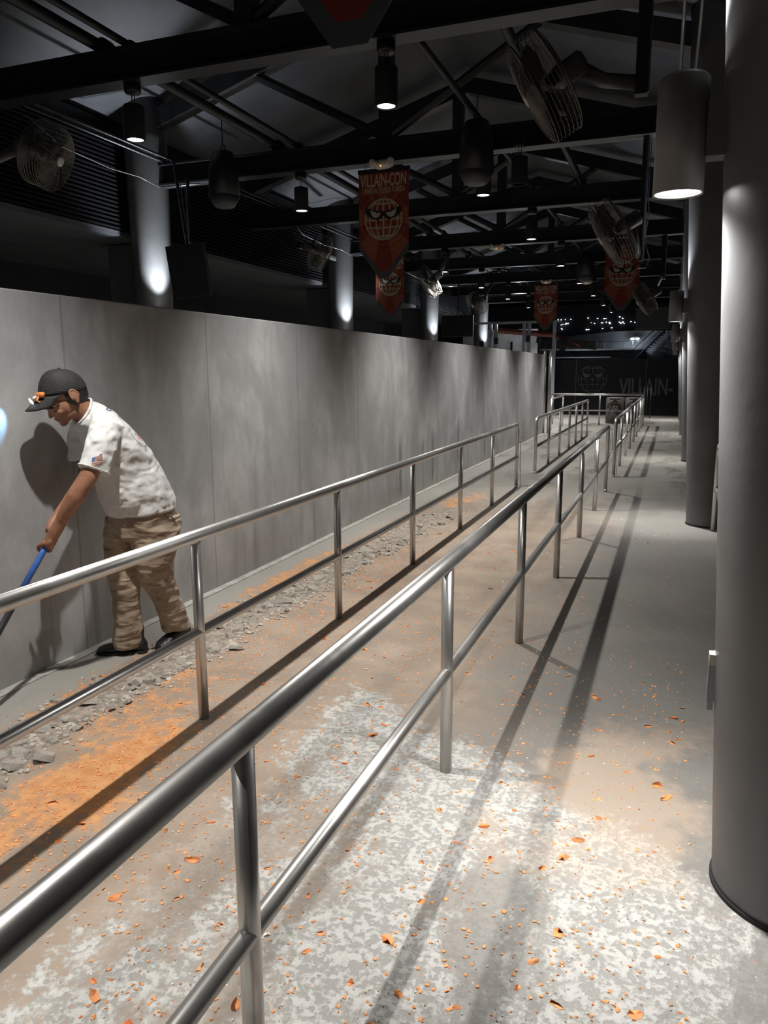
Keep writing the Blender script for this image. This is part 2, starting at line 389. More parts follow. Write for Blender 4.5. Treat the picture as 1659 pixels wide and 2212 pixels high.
def spot(name, parent, loc, rot, W_, col, ang, blend, rad):
    l = bpy.data.lights.new(name, 'SPOT'); l.energy = W_; l.color = col; l.spot_size = math.radians(ang); l.spot_blend = blend; l.shadow_soft_size = rad
    o = bpy.data.objects.new(name, l); COL.objects.link(o); o.location = loc; o.rotation_euler = rot; o.parent = parent; return o
def column_light(x, y, s, label):       # s = +1: column to the right, -1: column to the left
    t = thing('column_light', label, 'wall lamp', (x, y, 2.115), 0, 'cylinder lamps on the columns')
    bm = NB(); lathe(bm, [(.064, .004), (.069, .0), (.069, .302), (.060, .312)], seg=40, cap0=False, cap1=False); obj('housing', bm, MT['lamp_grey'], t, True)
    bm = NB(); lathe(bm, [(.0665, .012), (.0665, .0125)], seg=40); obj('lower_lens', bm, MT['lit'], t)
    bm = NB(); lathe(bm, [(.061, .295), (.061, .2955)], seg=40); obj('upper_lens', bm, MT['lit'], t)
    bm = NB(); x0, x1 = (.066, .15) if s > 0 else (-.15, -.066)
    box(bm, x0, x1, -.035, .035, .09, .235); obj('bracket', bm, MT['lamp_grey'], t)
    spot('down_light', t, (0, 0, -.004), (0, 0, 0), COLL_W*1.05, COLL_COL, 56, 1.0, .04)
    spot('spill_light', t, (0, 0, -.004), (0, 0, 0), COLL_W*.8, COLL_COL, 132, 1.0, .04)
    spot('up_light', t, (0, 0, .316), (PI, 0, 0), COLL_W*(1.0 if s > 0 else 2.6), (.86, .93, 1.0), 88, 1.0, .04)
    return t
rc = ['grey cylinder lamp on the nearest right column, glowing below', 'grey cylinder lamp on the second right column', 'grey cylinder lamp on the third right column',
      'small grey cylinder lamp on the fourth right column', 'smallest grey cylinder lamp on the farthest right column']
for y, lb in zip(CY, rc): column_light(-.022, y, 1, lb)
for y, lb in zip(CY[1:], ll[1:]): column_light(-6.17, y-.26, -1, 'lamp hidden behind the wall on the ' + lb.split(' behind')[0])

# ------------------------------------------------------------------ pendants
def pendant(x, y, label, beam=True, lit=True):
    t = thing('pendant_light', label, 'pendant lamp', (x, y, 3.52), 0, 'black cylinder pendants')
    bm = NB(); lathe(bm, [(.068, -.004), (.082, -.004), (.084, .0), (.084, .25), (.078, .262)], seg=36, cap0=False); obj('housing', bm, MT['black_matte'], t, True)
    if lit:
        bm = NB(); lathe(bm, [(.066, .004), (.066, .0045)], seg=36); obj('lens', bm, MT['lit'], t)
    bm = NB(); tube(bm, [(-.012, 0, .26), (-.012, 0, .36)], .004, 6); tube(bm, [(.014, 0, .26), (.014, 0, .36)], .004, 6); obj('cord', bm, MT['black_matte'], t)
    bm = NB(); lathe(bm, [(.062, .355), (.068, .37), (.068, .432)], seg=28); obj('canopy', bm, MT['black'], t, True)
    if lit: spot('bulb_light', t, (0, 0, -.012), (0, 0, 0), PEND_W, PEND_COL, 98, .95, PEND_R)
    return t
def pl(row, y):
    r = {'L': 'left', 'M': 'middle'}[row]; n = {-.5: 'behind the viewer', 2.55: 'just above the frame', 5.6: 'nearest in view', 8.65: 'second in view', 11.7: 'third in view', 14.8: 'fourth in view',
         17.85: 'fifth in view', 20.9: 'sixth in view', 24.0: 'seventh in view', 27.0: 'farthest in view'}[y]
    return 'black cylinder pendant with lit lens, %s row, %s' % (r, n)
for y in FY:
    pendant(-2.08, y, pl('M', y))
    pendant(-4.30, y, pl('L', y))
pendant(-1.62, 8.3, 'unlit black spot pendant right of the round speaker', lit=False)

# ------------------------------------------------------------------ banners
def m_banner(name, col, var=.08): return simple(name, col, .85, 0, var, 30, .15, 300)
MB_ = dict(red=m_banner('banner dark red', (.17, .022, .012)), ray=m_banner('banner rust ray', (.23, .062, .028)), grey=m_banner('banner grey hem', (.055, .06, .068)),
           cream=m_banner('banner cream print', (.42, .36, .27)), black=m_banner('banner black print', (.008, .008, .008)), line=m_banner('banner thin line', (.34, .17, .07)))
SG_ = dict(red=m_banner('sign black', (.009, .009, .011)), cream=m_banner('sign grey print', (.10, .10, .105)), black=MB_['black'])
def circle(r, a0=0, a1=2*PI, n=64, cx=0, cz=0, sx=1): return [(cx+r*sx*math.cos(a0+(a1-a0)*k/n), cz+r*math.sin(a0+(a1-a0)*k/n)) for k in range(n+1)]
def emblem(t, cz, r, P, y0, k=1.0, cx=0.0, wk=1.0):
    w = .017*r/.228*wk
    bm = NB(); stroke(bm, circle(r-w/2, cx=cx, cz=cz), w, .001, y0)
    for s in (.42, .78):
        stroke(bm, circle(r-w/2, cx=cx, cz=cz, sx=s, n=48), w*.85, .001, y0)
    stroke(bm, [(cx, cz-r+w), (cx, cz+r-w)], w*.85, .001, y0)
    for h in (-.78, -.38, .0, .75):
        hw = math.sqrt(1-h*h)*r; stroke(bm, [(cx-hw+w/2, cz+h*r), (cx, cz+h*r-.03*r), (cx+hw-w/2, cz+h*r)], w*.85, .001, y0)
    obj('globe_lines', bm, P['cream'], t)
    q = r/.228
    mask = [(0, .085), (.11, .10), (.205, .128), (.222, .075), (.17, .03), (.066, -.014), (.03, .016), (0, .035)]
    mk = mask + [(-x, z) for x, z in mask[::-1][1:-1]]
    bm = NB(); poly(bm, [(cx+x*q, cz+z*q) for x, z in mk], .001, y0-.0015); obj('eye_mask', bm, P['black'], t)
    for s in (-1, 1):
        e = [(.028, .068), (.10, .080), (.158, .108), (.150, .062), (.125, .028), (.092, .016), (.058, .030)]
        bm = NB(); poly(bm, [(cx+s*x*q, cz+z*q) for x, z in e], .001, y0-.003); obj('printed_eye', bm, P['cream'], t)
        bm = NB(); poly(bm, [(cx+s*x*q, cz+z*q) for x, z in ((.076, .078), (.086, .079), (.082, .05))], .001, y0-.0045); obj('pupil', bm, P['black'], t)
def text(t, body, size, x, z, y, mat, sx=1.0, name='lettering', align='CENTER', ext=.0006, off=0.0):
    c = bpy.data.curves.new(name, 'FONT'); c.body = body; c.size = size; c.align_x = align; c.extrude = ext; c.offset = off
    c.materials.append(mat); o = bpy.data.objects.new(name, c); COL.objects.link(o); o.parent = t
    me = bpy.data.meshes.new_from_object(o); bpy.data.objects.remove(o); o = bpy.data.objects.new(name, me); COL.objects.link(o); o.parent = t
    o.location = (x, y, z); o.rotation_euler = (PI/2, 0, 0); o.scale = (sx, 1, 1); return o
def banner(label):
    t = thing('hanging_banner', label, 'banner', (0, 0, 0), 0, 'red event banners')
    H, SH, Wd, CW = 1.18, .86, .30, .06
    bm = NB(); poly(bm, [(-Wd, -.02), (-Wd, -SH), (-CW, -H), (CW, -H), (Wd, -SH), (Wd, -.02)], .003, 0); obj('grey_hem', bm, MB_['grey'], t)
    bm = NB(); poly(bm, [(-Wd, -.02), (-Wd, -SH+.07), (-CW*.72, -H+.075), (CW*.72, -H+.075), (Wd, -SH+.07), (Wd, -.02)], .002, -.003); obj('red_cloth', bm, MB_['red'], t)
    cz = -.535; bm = NB()
    def clipx(p0, p1):  # ray wedge from the centre, clipped to the cloth
        return p1
    for a, b in (((-Wd, -.62), (-Wd, -.79)), ):
        pass
    rays = [[(0, cz), (-Wd, -.40), (-Wd, -.60)], [(0, cz), (Wd, -.40), (Wd, -.60)],
            [(0, cz), (-.30, -.79), (-.115, -1.01), (-.09, -.9)], [(0, cz), (.30, -.79), (.115, -1.01), (.09, -.9)],
            [(0, cz), (-.17, -.19), (-.24, -.19)], [(0, cz), (.24, -.19), (.17, -.19)], [(0, cz), (-.07, -.19), (.07, -.19)],
            [(-.03, -.72), (0, cz-.02), (.03, -.72), (0, -.78)]]
    for p in rays: poly(bm, p, .0008, -.0052)
    bmesh.ops.recalc_face_normals(bm, faces=bm.faces); obj('printed_rays', bm, MB_['ray'], t)
    bm = NB(); stroke(bm, circle(.278, cz=cz), .004, .0008, -.0062)
    for k in range(64):
        a0, a1 = 2*PI*k/64, 2*PI*(k+1)/64; p = [(.345*math.cos(a), cz+.345*math.sin(a)) for a in (a0, a1)]
        if all(abs(q[0]) < .293 for q in p) and p[0][1] < -.3: stroke(bm, p, .002, .0006, -.0062)
    obj('printed_circle', bm, MB_['line'], t)
    emblem(t, cz, .228, MB_, -.0072)
    text(t, 'VILLAIN-CON', .185, 0, -.178, -.0075, MB_['cream'], .485, 'banner_title', off=.0035)
    text(t, 'UNIVERSAL STUDIOS FLORIDA', .085, 0, -.252, -.0075, MB_['cream'], .44, 'banner_subtitle', off=.0002)
    bm = NB(); box(bm, -Wd-.008, Wd+.012, -.014, .012, -.035, .01); obj('top_rail', bm, MT['black'], t)
    for x in (-.22, .22):
        bm = NB(); tube(bm, [(x, 0, .01), (x, 0, .085)], .003, 6); obj('hook', bm, MT['chrome'], t)
    return t
B0 = banner('red event banner with masked globe above wall centre, largest fully visible'); B0.location = (-3.2, 8.52, 3.86)
dup(B0, 'huge red banner tip cut off by the top edge of the photo', (-1.02, 2.42, 3.81))
dup(B0, 'red banner partly hidden behind the largest one', (-5.38, 14.67, 3.86))
dup(B0, 'red banner on the right, partly covered by a tilted fan', (-.975, 14.67, 3.86))
dup(B0, 'smallest red banner hanging near the far end of the wall', (-3.27, 20.77, 3.86))

# ------------------------------------------------------------------ emergency lights
def emer(label, loc):
    t = thing('emergency_light', label, 'emergency light', loc, 0, 'twin head emergency lights')
    bm = NB(); vs = []
    lathe(bm, [(.04, -.045), (.085, -.03), (.10, 0), (.095, .045)], seg=28); bmesh.ops.scale(bm, vec=(1.25, .7, 1), verts=bm.verts); obj('housing', bm, MT['white_plastic'], t, True)
    for s in (-1, 1):
        bm = NB(); lathe(bm, [(.028, -.03), (.044, .0), (.044, .03), (.03, .034)], seg=24, mtx=Matrix.Translation((s*.1, -.06, .015)) @ Matrix.Rotation(PI/2, 4, 'X') @ Matrix.Rotation(s*.5, 4, 'Y')); obj('lamp_head', bm, MT['white_plastic'], t, True)
    bm = NB(); ell(bm, (-.01, -.072, -.02), (.006, .006, .006), 8); obj('indicator', bm, MT['led'], t)
    return t
e0 = emer('beige twin-head emergency light above the largest banner', (-3.2, 8.52, 3.90))
for lb, l in (('beige emergency light under the beam right of the banners', (-3.22, 14.6, 3.88)), ('beige emergency light on top of the smallest banner', (-3.26, 20.75, 3.90)),
              ('tiny beige emergency light right of the smallest banner', (-2.25, 20.8, 3.85)), ('faint emergency light far right above the banners gap', (-1.9, 26.9, 3.9))):
    dup(e0, lb, l)

# ------------------------------------------------------------------ bell speakers and other spots
def bell(label, loc):
    t = thing('hanging_speaker', label, 'speaker', loc, 0, 'bell shaped black speakers')
    bm = NB(); lathe(bm, [(.13, .10), (.185, .12), (.165, .45), (.12, .60), (.05, .63)], seg=36); obj('cabinet', bm, MT['black'], t, True)
    bm = NB(); lathe(bm, [(.10, 0), (.12, .015), (.186, .118)], seg=36); obj('grille', bm, simple('speaker grille', (.06, .06, .065), .6), t, True)
    bm = NB(); tube(bm, [(0, 0, .62), (0, 0, .95)], .006, 6); tube(bm, circle3((0, 0, .66), .03), .005, 6, closed=True); obj('hanger', bm, MT['black'], t)
    return t
def circle3(c, r, n=16): return [(c[0]+r*math.cos(2*PI*k/n), c[1], c[2]+r*math.sin(2*PI*k/n)) for k in range(n)]
s0 = bell('dark bell speaker hanging before the beam at left', (-5.05, 8.15, 3.52))
dup(s0, 'dark bell speaker hanging before the beam right of the banner', (-2.04, 8.15, 3.52))
dup(s0, 'distant bell speaker hanging left of the right banner', (-1.9, 17.4, 3.5))
dup(s0, 'distant bell speaker near the row of far lamps', (-1.35, 20.4, 3.45))

# ------------------------------------------------------------------ drum fans
def fan(label, loc, nrm, arm=None, r=.31):
    t = thing('drum_fan', label, 'fan', loc, 0, 'caged ceiling fans')
    q = Vector((0, 0, 1)).rotation_difference(Vector(nrm).normalized()).to_matrix().to_4x4()
    def put(bm): bmesh.ops.transform(bm, matrix=q, verts=bm.verts)
    bm = NB()
    for sgn in (1, -1):
        for k in range(4, 24):
            rr = r*k/24; zz = sgn*(.085 + .055*math.sqrt(max(0, 1-(k/24)**2)))
            tube(bm, [(rr*math.cos(a), rr*math.sin(a), zz) for a in [2*PI*j/36 for j in range(36)]], .0018, 4, closed=True)
        for j in range(12):
            a = 2*PI*j/12
            tube(bm, [(r*kk*math.cos(a), r*kk*math.sin(a), sgn*(.085+.055*math.sqrt(max(0, 1-kk*kk)))) for kk in (.12, .4, .7, .9, 1)], .0025, 5)
    for z in (-.06, -.03, 0, .03, .06): tube(bm, [(r*math.cos(a), r*math.sin(a), z) for a in [2*PI*j/36 for j in range(36)]], .002, 4, closed=True)
    put(bm); obj('wire_cage', bm, MT['fan_wire'], t)
    bm = NB()
    for z in (-.085, .085): tube(bm, [(r*math.cos(a), r*math.sin(a), z) for a in [2*PI*j/48 for j in range(48)]], .006, 8, closed=True)
    put(bm); obj('cage_rim', bm, MT['fan'], t, True)
    for j in range(3):
        bm = NB(); a = 2*PI*j/3+.3; grid = []
        for i in range(7):
            rr = .05+(r*.88-.05)*i/6; wd = .05+.13*math.sin(PI*(i+1.2)/8.4)
            row = []
            for k in range(5):
                u = (k/4-.5)*wd; row.append(bm.verts.new((rr*math.cos(a)-u*math.sin(a), rr*math.sin(a)+u*math.cos(a), u*.55)))
            grid.append(row)
        for i in range(6):
            for k in range(4): bm.faces.new((grid[i][k], grid[i][k+1], grid[i+1][k+1], grid[i+1][k]))
        bmesh.ops.solidify(bm, geom=bm.faces[:], thickness=.004)
        put(bm); obj('blade', bm, MT['fan'], t, True)
    bm = NB(); lathe(bm, [(.05, -.02), (.06, -.08), (.075, -.10), (.075, -.27), (.06, -.29)], seg=28); put(bm); obj('motor', bm, MT['arm'], t, True)
    bm = NB(); lathe(bm, [(.045, .135), (.045, .145), (.02, .15)], seg=24); put(bm); obj('hub_badge', bm, MT['fan_hub'], t, True)
    if arm:
        bm = NB(); p = [Vector(a)-Vector(loc) for a in arm]; tube(bm, p, .022, 10, flat=2.2); obj('mounting_arm', bm, MT['arm'], t, True)
    return t
fan('round caged fan at the far left above the wall', (-5.25, 5.6, 3.49), (.90, .19, -.37), [(-5.45, 5.6, 3.6), (-5.75, 5.45, 3.45), (-6.78, 5.3, 3.42)], r=.27)
fan('caged fan beside the second lit column on the left', (-5.50, 11.7, 3.53), (.90, .19, -.37), [(-5.7, 11.7, 3.64), (-6.0, 11.9, 3.7), (-6.35, 14.2, 3.8)], r=.28)
fan('large tilted fan hanging near the top right', (-.92, 5.5, 3.47), (-.79, -.10, -.48), [(-.70, 5.56, 3.58), (-.55, 5.6, 3.5), (-.33, 5.6, 3.46)], r=.34)
fan('tilted fan seen edge-on in front of the right banner', (-.66, 8.3, 2.98), (-.83, -.10, -.5), [(-.46, 8.36, 3.03), (-.42, 8.5, 2.82), (-.42, 8.60, 2.80)], r=.33)
fan('distant fan left of the slim lit column', (-4.52, 14.5, 3.32), (-.78, -.05, -.5), [(-4.35, 14.6, 3.45), (-4.2, 14.8, 3.9)], r=.31)
fan('distant fan hanging above the dark screen', (-4.93, 20.0, 3.36), (-.6, -.6, -.5), [(-4.8, 20.1, 3.45), (-4.7, 20.8, 3.95)], r=.31)
fan('distant fan right of the right banner', (-.56, 14.4, 2.85), (-.8, -.05, -.5), [(-.4, 14.5, 3.0), (-.3, 14.8, 3.3)], r=.28)
# drop posts that carry the right-hand fans
for x, y, z0, lb in ((-.31, 5.6, 3.38, 'black drop post carrying the tilted fan at top right'), (-.40, 8.65, 2.74, 'long black drop post with cable beside the right fan'), (-.3, 14.8, 3.2, 'black drop post of the distant right fan')):
    t = thing('drop_post', lb, 'post', (x, y, z0))
    bm = NB(); box(bm, -.04, .04, -.04, .04, 0, 3.96-z0)if y < 8 or y > 10 else tube(bm, [(0, 0, 0), (0, 0, 3.96-z0)], .035, 14)
    obj('tube', bm, MT['black'], t)
    bm = NB(); pp = [(.05, -.05, 3.95-z0), (.046, -.05, .6), (.06, -.05, .45), (.03, -.05, .2), (.09, -.06, .02), (.06, -.06, -.08), (-.02, -.06, -.08)]
    tube(bm, pp if y > 8 and y < 10 else [(.045, -.045, 0), (.045, -.045, 3.95-z0)], .006, 6); obj('cable', bm, MT['chrome'], t)
# conduits strapped under the beams by the left columns and bright strips at the right ends
for y, lb in ((8.65, 'large left column'), (14.8, 'second left column'), (20.9, 'slim third left column')):
    t = thing('conduit_bundle', 'shiny conduits under the beam at the ' + lb, 'conduit', (-6.18, y, 3.93))
    for i in range(3):
        bm = NB(); tube(bm, [(-.02+.05*i, -.13-.035*i, -.01-.012*i), (.42+.09*i, -.13-.035*i, -.01-.012*i)], .011, 8); obj('conduit', bm, MT['chrome'], t, True)
    bm = NB(); tube(bm, [(-.02, -.15, -.02), (-.12, -.40, .06), (-.40, -.60, .14), (-.56, -1.2, .25), (-.58, -1.7, .45)], .007, 8); obj('bent_conduit', bm, MT['arm'], t, True)
t = thing('drop_cable', 'thin steel cables holding the hanging screen beside the large left column', 'cable', (-5.75, 8.4, 3.2))
bm = NB(); tube(bm, [(0, 0, 0), (-.08, 0, .75)], .004, 5); tube(bm, [(.0, 0, 0), (-.02, 0, .75)], .004, 5); obj('wire', bm, MT['chrome'], t)
bm = NB(); tube(bm, [(.03, 0, 0), (.03, 0, .76)], .022, 10); obj('drop_pipe', bm, MT['black'], t)
# rods above the nearest column lamp
t = thing('hanging_rods', 'pair of thin steel rods above the nearest column lamp', 'rod', (-.02, 2.9, 2.6))
for dx in (-.01, .035):
    bm = NB(); tube(bm, [(dx*1.0-.01, 0, -.1), (dx*2.0, 0, 1.36)], .006, 8); obj('rod', bm, MT['arm'], t, True)

# louvred band and piers behind the left columns
bm = NB()
for k in range(22):
    z = 3.44+.052*k; box(bm, -6.86, -6.80, -3, 29, z, z+.020)
box(bm, -6.95, -6.90, -3, 29, 3.42, 4.75)
t = tag(obj('louvre_band', bm, simple('louvre gloss black', (.014, .0145, .016), .3)), 'long black louvred band above the left wall, behind the columns', 'louvre')
bm = NB(); box(bm, -9.9, -6.82, -3, 29, 3.36, 3.42); struct(obj('trim_1', bm, MT['pier']))
for y, lb in zip(CY[1:4], ('large left', 'second left', 'third left')):
    bm = NB(); box(bm, -7.42, -6.74, y+.26, y+.6, 0, 3.34); tag(obj('pier', bm, MT['pier']), 'flat dark grey pier beside the %s lit column' % lb, 'pier', 'dark piers')
for k, (xa, xb, ya, za, zb, tl, lb) in enumerate(((-5.96, -5.42, 8.3, 2.54, 3.17, .12, 'dark blank screen hanging beside the large left column'), (-5.22, -4.46, 17.8, 2.42, 2.91, 0.0, 'black blank screen hanging before the far opening'))):
    t = thing('hanging_screen', lb, 'screen', ((xa+xb)/2, ya, (za+zb)/2)); t.rotation_euler = (tl, -tl*.5, 0)
    hw, hh = (xb-xa)/2, (zb-za)/2
    bm = NB(); box(bm, -hw, hw, -.03, .03, -hh, hh); o = obj('panel', bm, simple('screen casing', (.03, .03, .033), .5) if k == 0 else MT['black_matte'], t)
    bm = NB(); box(bm, -hw+.02, hw-.02, -.034, -.03, -hh+.02, hh-.02); obj('glass', bm, simple('screen glass %d' % k, (.028, .028, .031) if k == 0 else (.01, .01, .01), .35), t)
    bm = NB(); tube(bm, [(0, .05, hh-.1), (0, .05, hh+.95)], .02, 8); obj('pole', bm, MT['black'], t)
    bm = NB(); box(bm, -.12, .12, .03, .06, -.12, .12); obj('mount', bm, MT['black'], t)

# ------------------------------------------------------------------ handrails
RH, MH = .885, .43
def rail(label, x, y0, y1, posts, bend0=False, bend1=False, top_r=.031):
    t = thing('handrail', label, 'handrail', (x, posts[0], 0))
    oy = posts[0]; bm = NB(); c = .09
    def arc(yc, s): return [(0, yc + s*c*math.sin(a)-oy, RH-c+c*math.cos(a)) for a in [PI/2*k/6 for k in range(0, 7)]]
    pts = []
    if bend0: pts += [(0, y0-oy, .03)] + arc(y0+c, -1)[::-1]
    else: pts += [(0, y0-oy, RH)]
    if bend1: pts += arc(y1-c, 1) + [(0, y1-oy, .03)]
    else: pts += [(0, y1-oy, RH)]
    rs = None
    # the down-bends are post tubes of the smaller size
    rs = [ (top_r if p[2] > RH-.03 else .0245) for p in pts]
    tube(bm, pts, top_r, 28, rs=rs); obj('top_rail', bm, MT['steel'], t, True)
    bm = NB(); tube(bm, [(0, y0-oy, MH), (0, y1-oy, MH)], .0235, 24); obj('mid_rail', bm, MT['steel'], t, True)
    for y in posts:
        if (bend0 and abs(y-y0) < .01) or (bend1 and abs(y-y1) < .01):
            bm = NB(); lathe(bm, [(.026, 0.0), (.026, .035)], cx=0, cy=y-oy, seg=20); obj('post_foot', bm, MT['steel'], t, True); continue
        bm = NB(); tube(bm, [(0, y-oy, 0), (0, y-oy, RH-.01)], .0245, 24); obj('post', bm, MT['steel'], t, True)
    return t
PA = [-.27, 1.29, 2.86, 4.44, 5.99, 7.55, 9.04, 10.60]
rail('long steel handrail beside the worker and the rubble strip', -2.0, -2.5, 10.60, PA, bend1=True)
PB = [-1.8, -.3, 1.25, 2.79, 4.39, 5.96, 7.54, 9.1, 10.62]
rail('long steel handrail running from the lower left foreground', -.785, -2.5, 10.62, PB, bend1=True)
rail('far steel handrail on the left, starting after the gap', -2.0, 12.17, 20.0, [12.17, 13.55, 14.95, 16.4, 17.6, 18.8, 20.0], bend0=True, bend1=True, top_r=.029)
rail('far steel handrail on the right with chain on its end post', -.79, 12.18, 23.9, [12.18, 13.6, 15.25, 16.8, 18.4, 19.9, 21.5, 22.9, 23.9], bend0=True, top_r=.029)
t = thing('handrail', 'steel barrier crossing the far end of the walkway', 'handrail', (-3.5, 23.95, 0))
bm = NB(); tube(bm, [(0, 0, .91), (2.71, 0, .91)], .029, 16); obj('top_rail', bm, MT['steel'], t, True)
bm = NB(); tube(bm, [(0, 0, .44), (2.71, 0, .44)], .024, 16); obj('mid_rail', bm, MT['steel'], t, True)
for x in (0.05, 1.45, 2.69):
    bm = NB(); tube(bm, [(x, 0, 0), (x, 0, .9)], .024, 14); obj('post', bm, MT['steel'], t, True)
t = thing('handrail', 'short steel rail just beyond the end of the wall', 'handrail', (-3.12, 21.4, 0))
bm = NB(); tube(bm, [(0, 0, .86), (.1, 1.6, .9)], .027, 14); obj('top_rail', bm, MT['steel'], t, True)
bm = NB(); tube(bm, [(0, 0, .44), (.1, 1.6, .44)], .022, 14); obj('mid_rail', bm, MT['steel'], t, True)
for k in (0, 1):
    bm = NB(); tube(bm, [(.1*k, 1.6*k, 0), (.1*k, 1.6*k, .86)], .024, 14); obj('post', bm, MT['steel'], t, True)
t = thing('handrail', 'dark rail half hidden between the two nearest columns', 'handrail', (.47, 5.2, 0))
bm = NB(); tube(bm, [(0, 0, .88), (0, 3.0, .88), (0, 3.08, .85), (0, 3.1, .78), (0, 3.1, .02)], .03, 16); obj('top_rail', bm, MT['steel'], t, True)
bm = NB(); tube(bm, [(0, 0, .43), (0, 3.1, .43)], .024, 16); obj('mid_rail', bm, MT['steel'], t, True)
bm = NB(); tube(bm, [(0, .02, 0), (0, .02, .88)], .024, 14); obj('post', bm, MT['steel'], t, True)
# posts closing the end of the wall
t = thing('wall_end_frame', 'tall steel posts closing the far end of the concrete wall', 'post', (-3.2, 20.4, 0))
for x, r in ((.02, .045), (.16, .04)):
    bm = NB(); tube(bm, [(x, 0, 0), (x, 0, 2.15)], r, 16); obj('post', bm, MT['steel'], t, True)
bm = NB(); box(bm, -.1, .36, -.04, .04, 2.15, 2.18); obj('cross_bar', bm, MT['steel'], t)
# chains
def chain(label, pts, x=0, R_=.013, r=.003):
    bm = NB(); pts = [Vector(p) for p in pts]; o0 = pts[0].copy(); step = R_*1.55; out = []; i = 0; acc = 0
    for a, b in zip(pts, pts[1:]):
        L = (b-a).length; s = acc
        while s < L: out.append((a+(b-a)*(s/L), (b-a).normalized())); s += step
        acc = s-L
    for k, (p, d) in enumerate(out):
        a, b = frame_for(d); n = a if k % 2 else b
        tube(bm, [p-o0 + d*R_*math.cos(2*PI*j/10) + n*R_*.65*math.sin(2*PI*j/10) for j in range(10)], r, 5, closed=True)
    o = obj('chain', bm, MT['chrome'], None, True, loc=o0); tag(o, label, 'chain'); return o
chain('rusty chain hanging down the end post with its tail on the floor', [(-2.0+.045, 10.62, .76), (-1.96, 10.64, .4), (-1.95, 10.66, .02), (-1.9, 10.72, .012), (-1.82, 10.85, .012), (-1.72, 10.9, .012), (-1.6, 11.15, .012)])
chain('chain hanging from the post at the far side of the gap', [(-.79+.05, 12.13, .74), (-.75, 12.12, .4), (-.74, 12.12, .02), (-.66, 12.14, .012)])
chain('second chain looped on the left of the same gap post', [(-.79-.05, 12.13, .74), (-.86, 12.10, .5), (-.87, 12.10, .28), (-.82, 12.12, .45), (-.83, 12.12, .70)])
for x, y, lb in ((-.79, 12.17, 'right gap post'), (-2.0, 12.16, 'left gap post')):
    t = thing('eye_bolt', 'small ring bolts on the ' + lb, 'bolt', (x, y, .76))
    for s in (-1, 1):
        bm = NB(); tube(bm, [(s*.04+.018*math.cos(a), 0, .018*math.sin(a)) for a in [2*PI*j/14 for j in range(14)]], .004, 6, closed=True); obj('ring', bm, MT['chrome'], t, True)
# bracket on the nearest column
t = thing('door_hook', 'small white bracket on the left side of the nearest column', 'bracket', (.205, 2.46, .60))
bm = NB(); box(bm, -.05, .03, -.02, .02, .12, .155); obj('mounting_block', bm, MT['white_plastic'], t)
bm = NB(); box(bm, -.05, -.022, -.014, .014, .0, .13); box(bm, -.046, -.03, -.01, .01, -.03, .0); obj('hanging_tongue', bm, simple('steel tongue', (.3, .3, .32), .4, .7), t)

# ------------------------------------------------------------------ far end
def sign_wall():
    t = thing('sign_wall', 'long black event sign fence with masked globe and pale lettering at the far end', 'sign', (-2.9, 29.7, 0))
    bm = NB(); box(bm, -1.7, 3.9, 0, .08, 0, 2.03); obj('panel', bm, SG_['red'], t)
    bm = NB(); box(bm, -.25, 1.0, -.01, .09, 2.03, 2.09); obj('cap_strip', bm, MT['black'], t)
    bm = NB(); stroke(bm, circle(.66, cz=1.32, cx=.05), .012, .004, -.004); obj('outer_ring', bm, simple('sign dim ring', (.035, .03, .032), .7), t)
    emblem(t, 1.32, .53, SG_, -.006, cx=.05, wk=.75)
    text(t, 'VILLAIN-', .86, 1.03, .74, -.006, SG_['cream'], .56, 'sign_lettering', 'LEFT', .002, .016)
    for x in (-.55, 1.95):
        bm = NB(); box(bm, x-.02, x+.02, -.02, 0, 0, 2.06); obj('seam_post', bm, simple('seam post grey', (.05, .05, .055), .5), t)
    return t
sign_wall()
for k, x in enumerate((-.72, -.60, -.48, -.36)):
    bm = NB(); tube(bm, [(0, 0, 0), (0, 0, 1.05)], .014, 8); ell(bm, (0, 0, 1.06), (.02, .02, .02), 8)
    o = obj('queue_post', bm, MT['black'], None, True, loc=(x-.35, 28.6-.25*k, 0))
    tag(o, ('leftmost', 'second', 'third', 'rightmost')[k] + ' of the thin dark queue posts before the far sign lettering', 'post', 'queue posts before the sign')
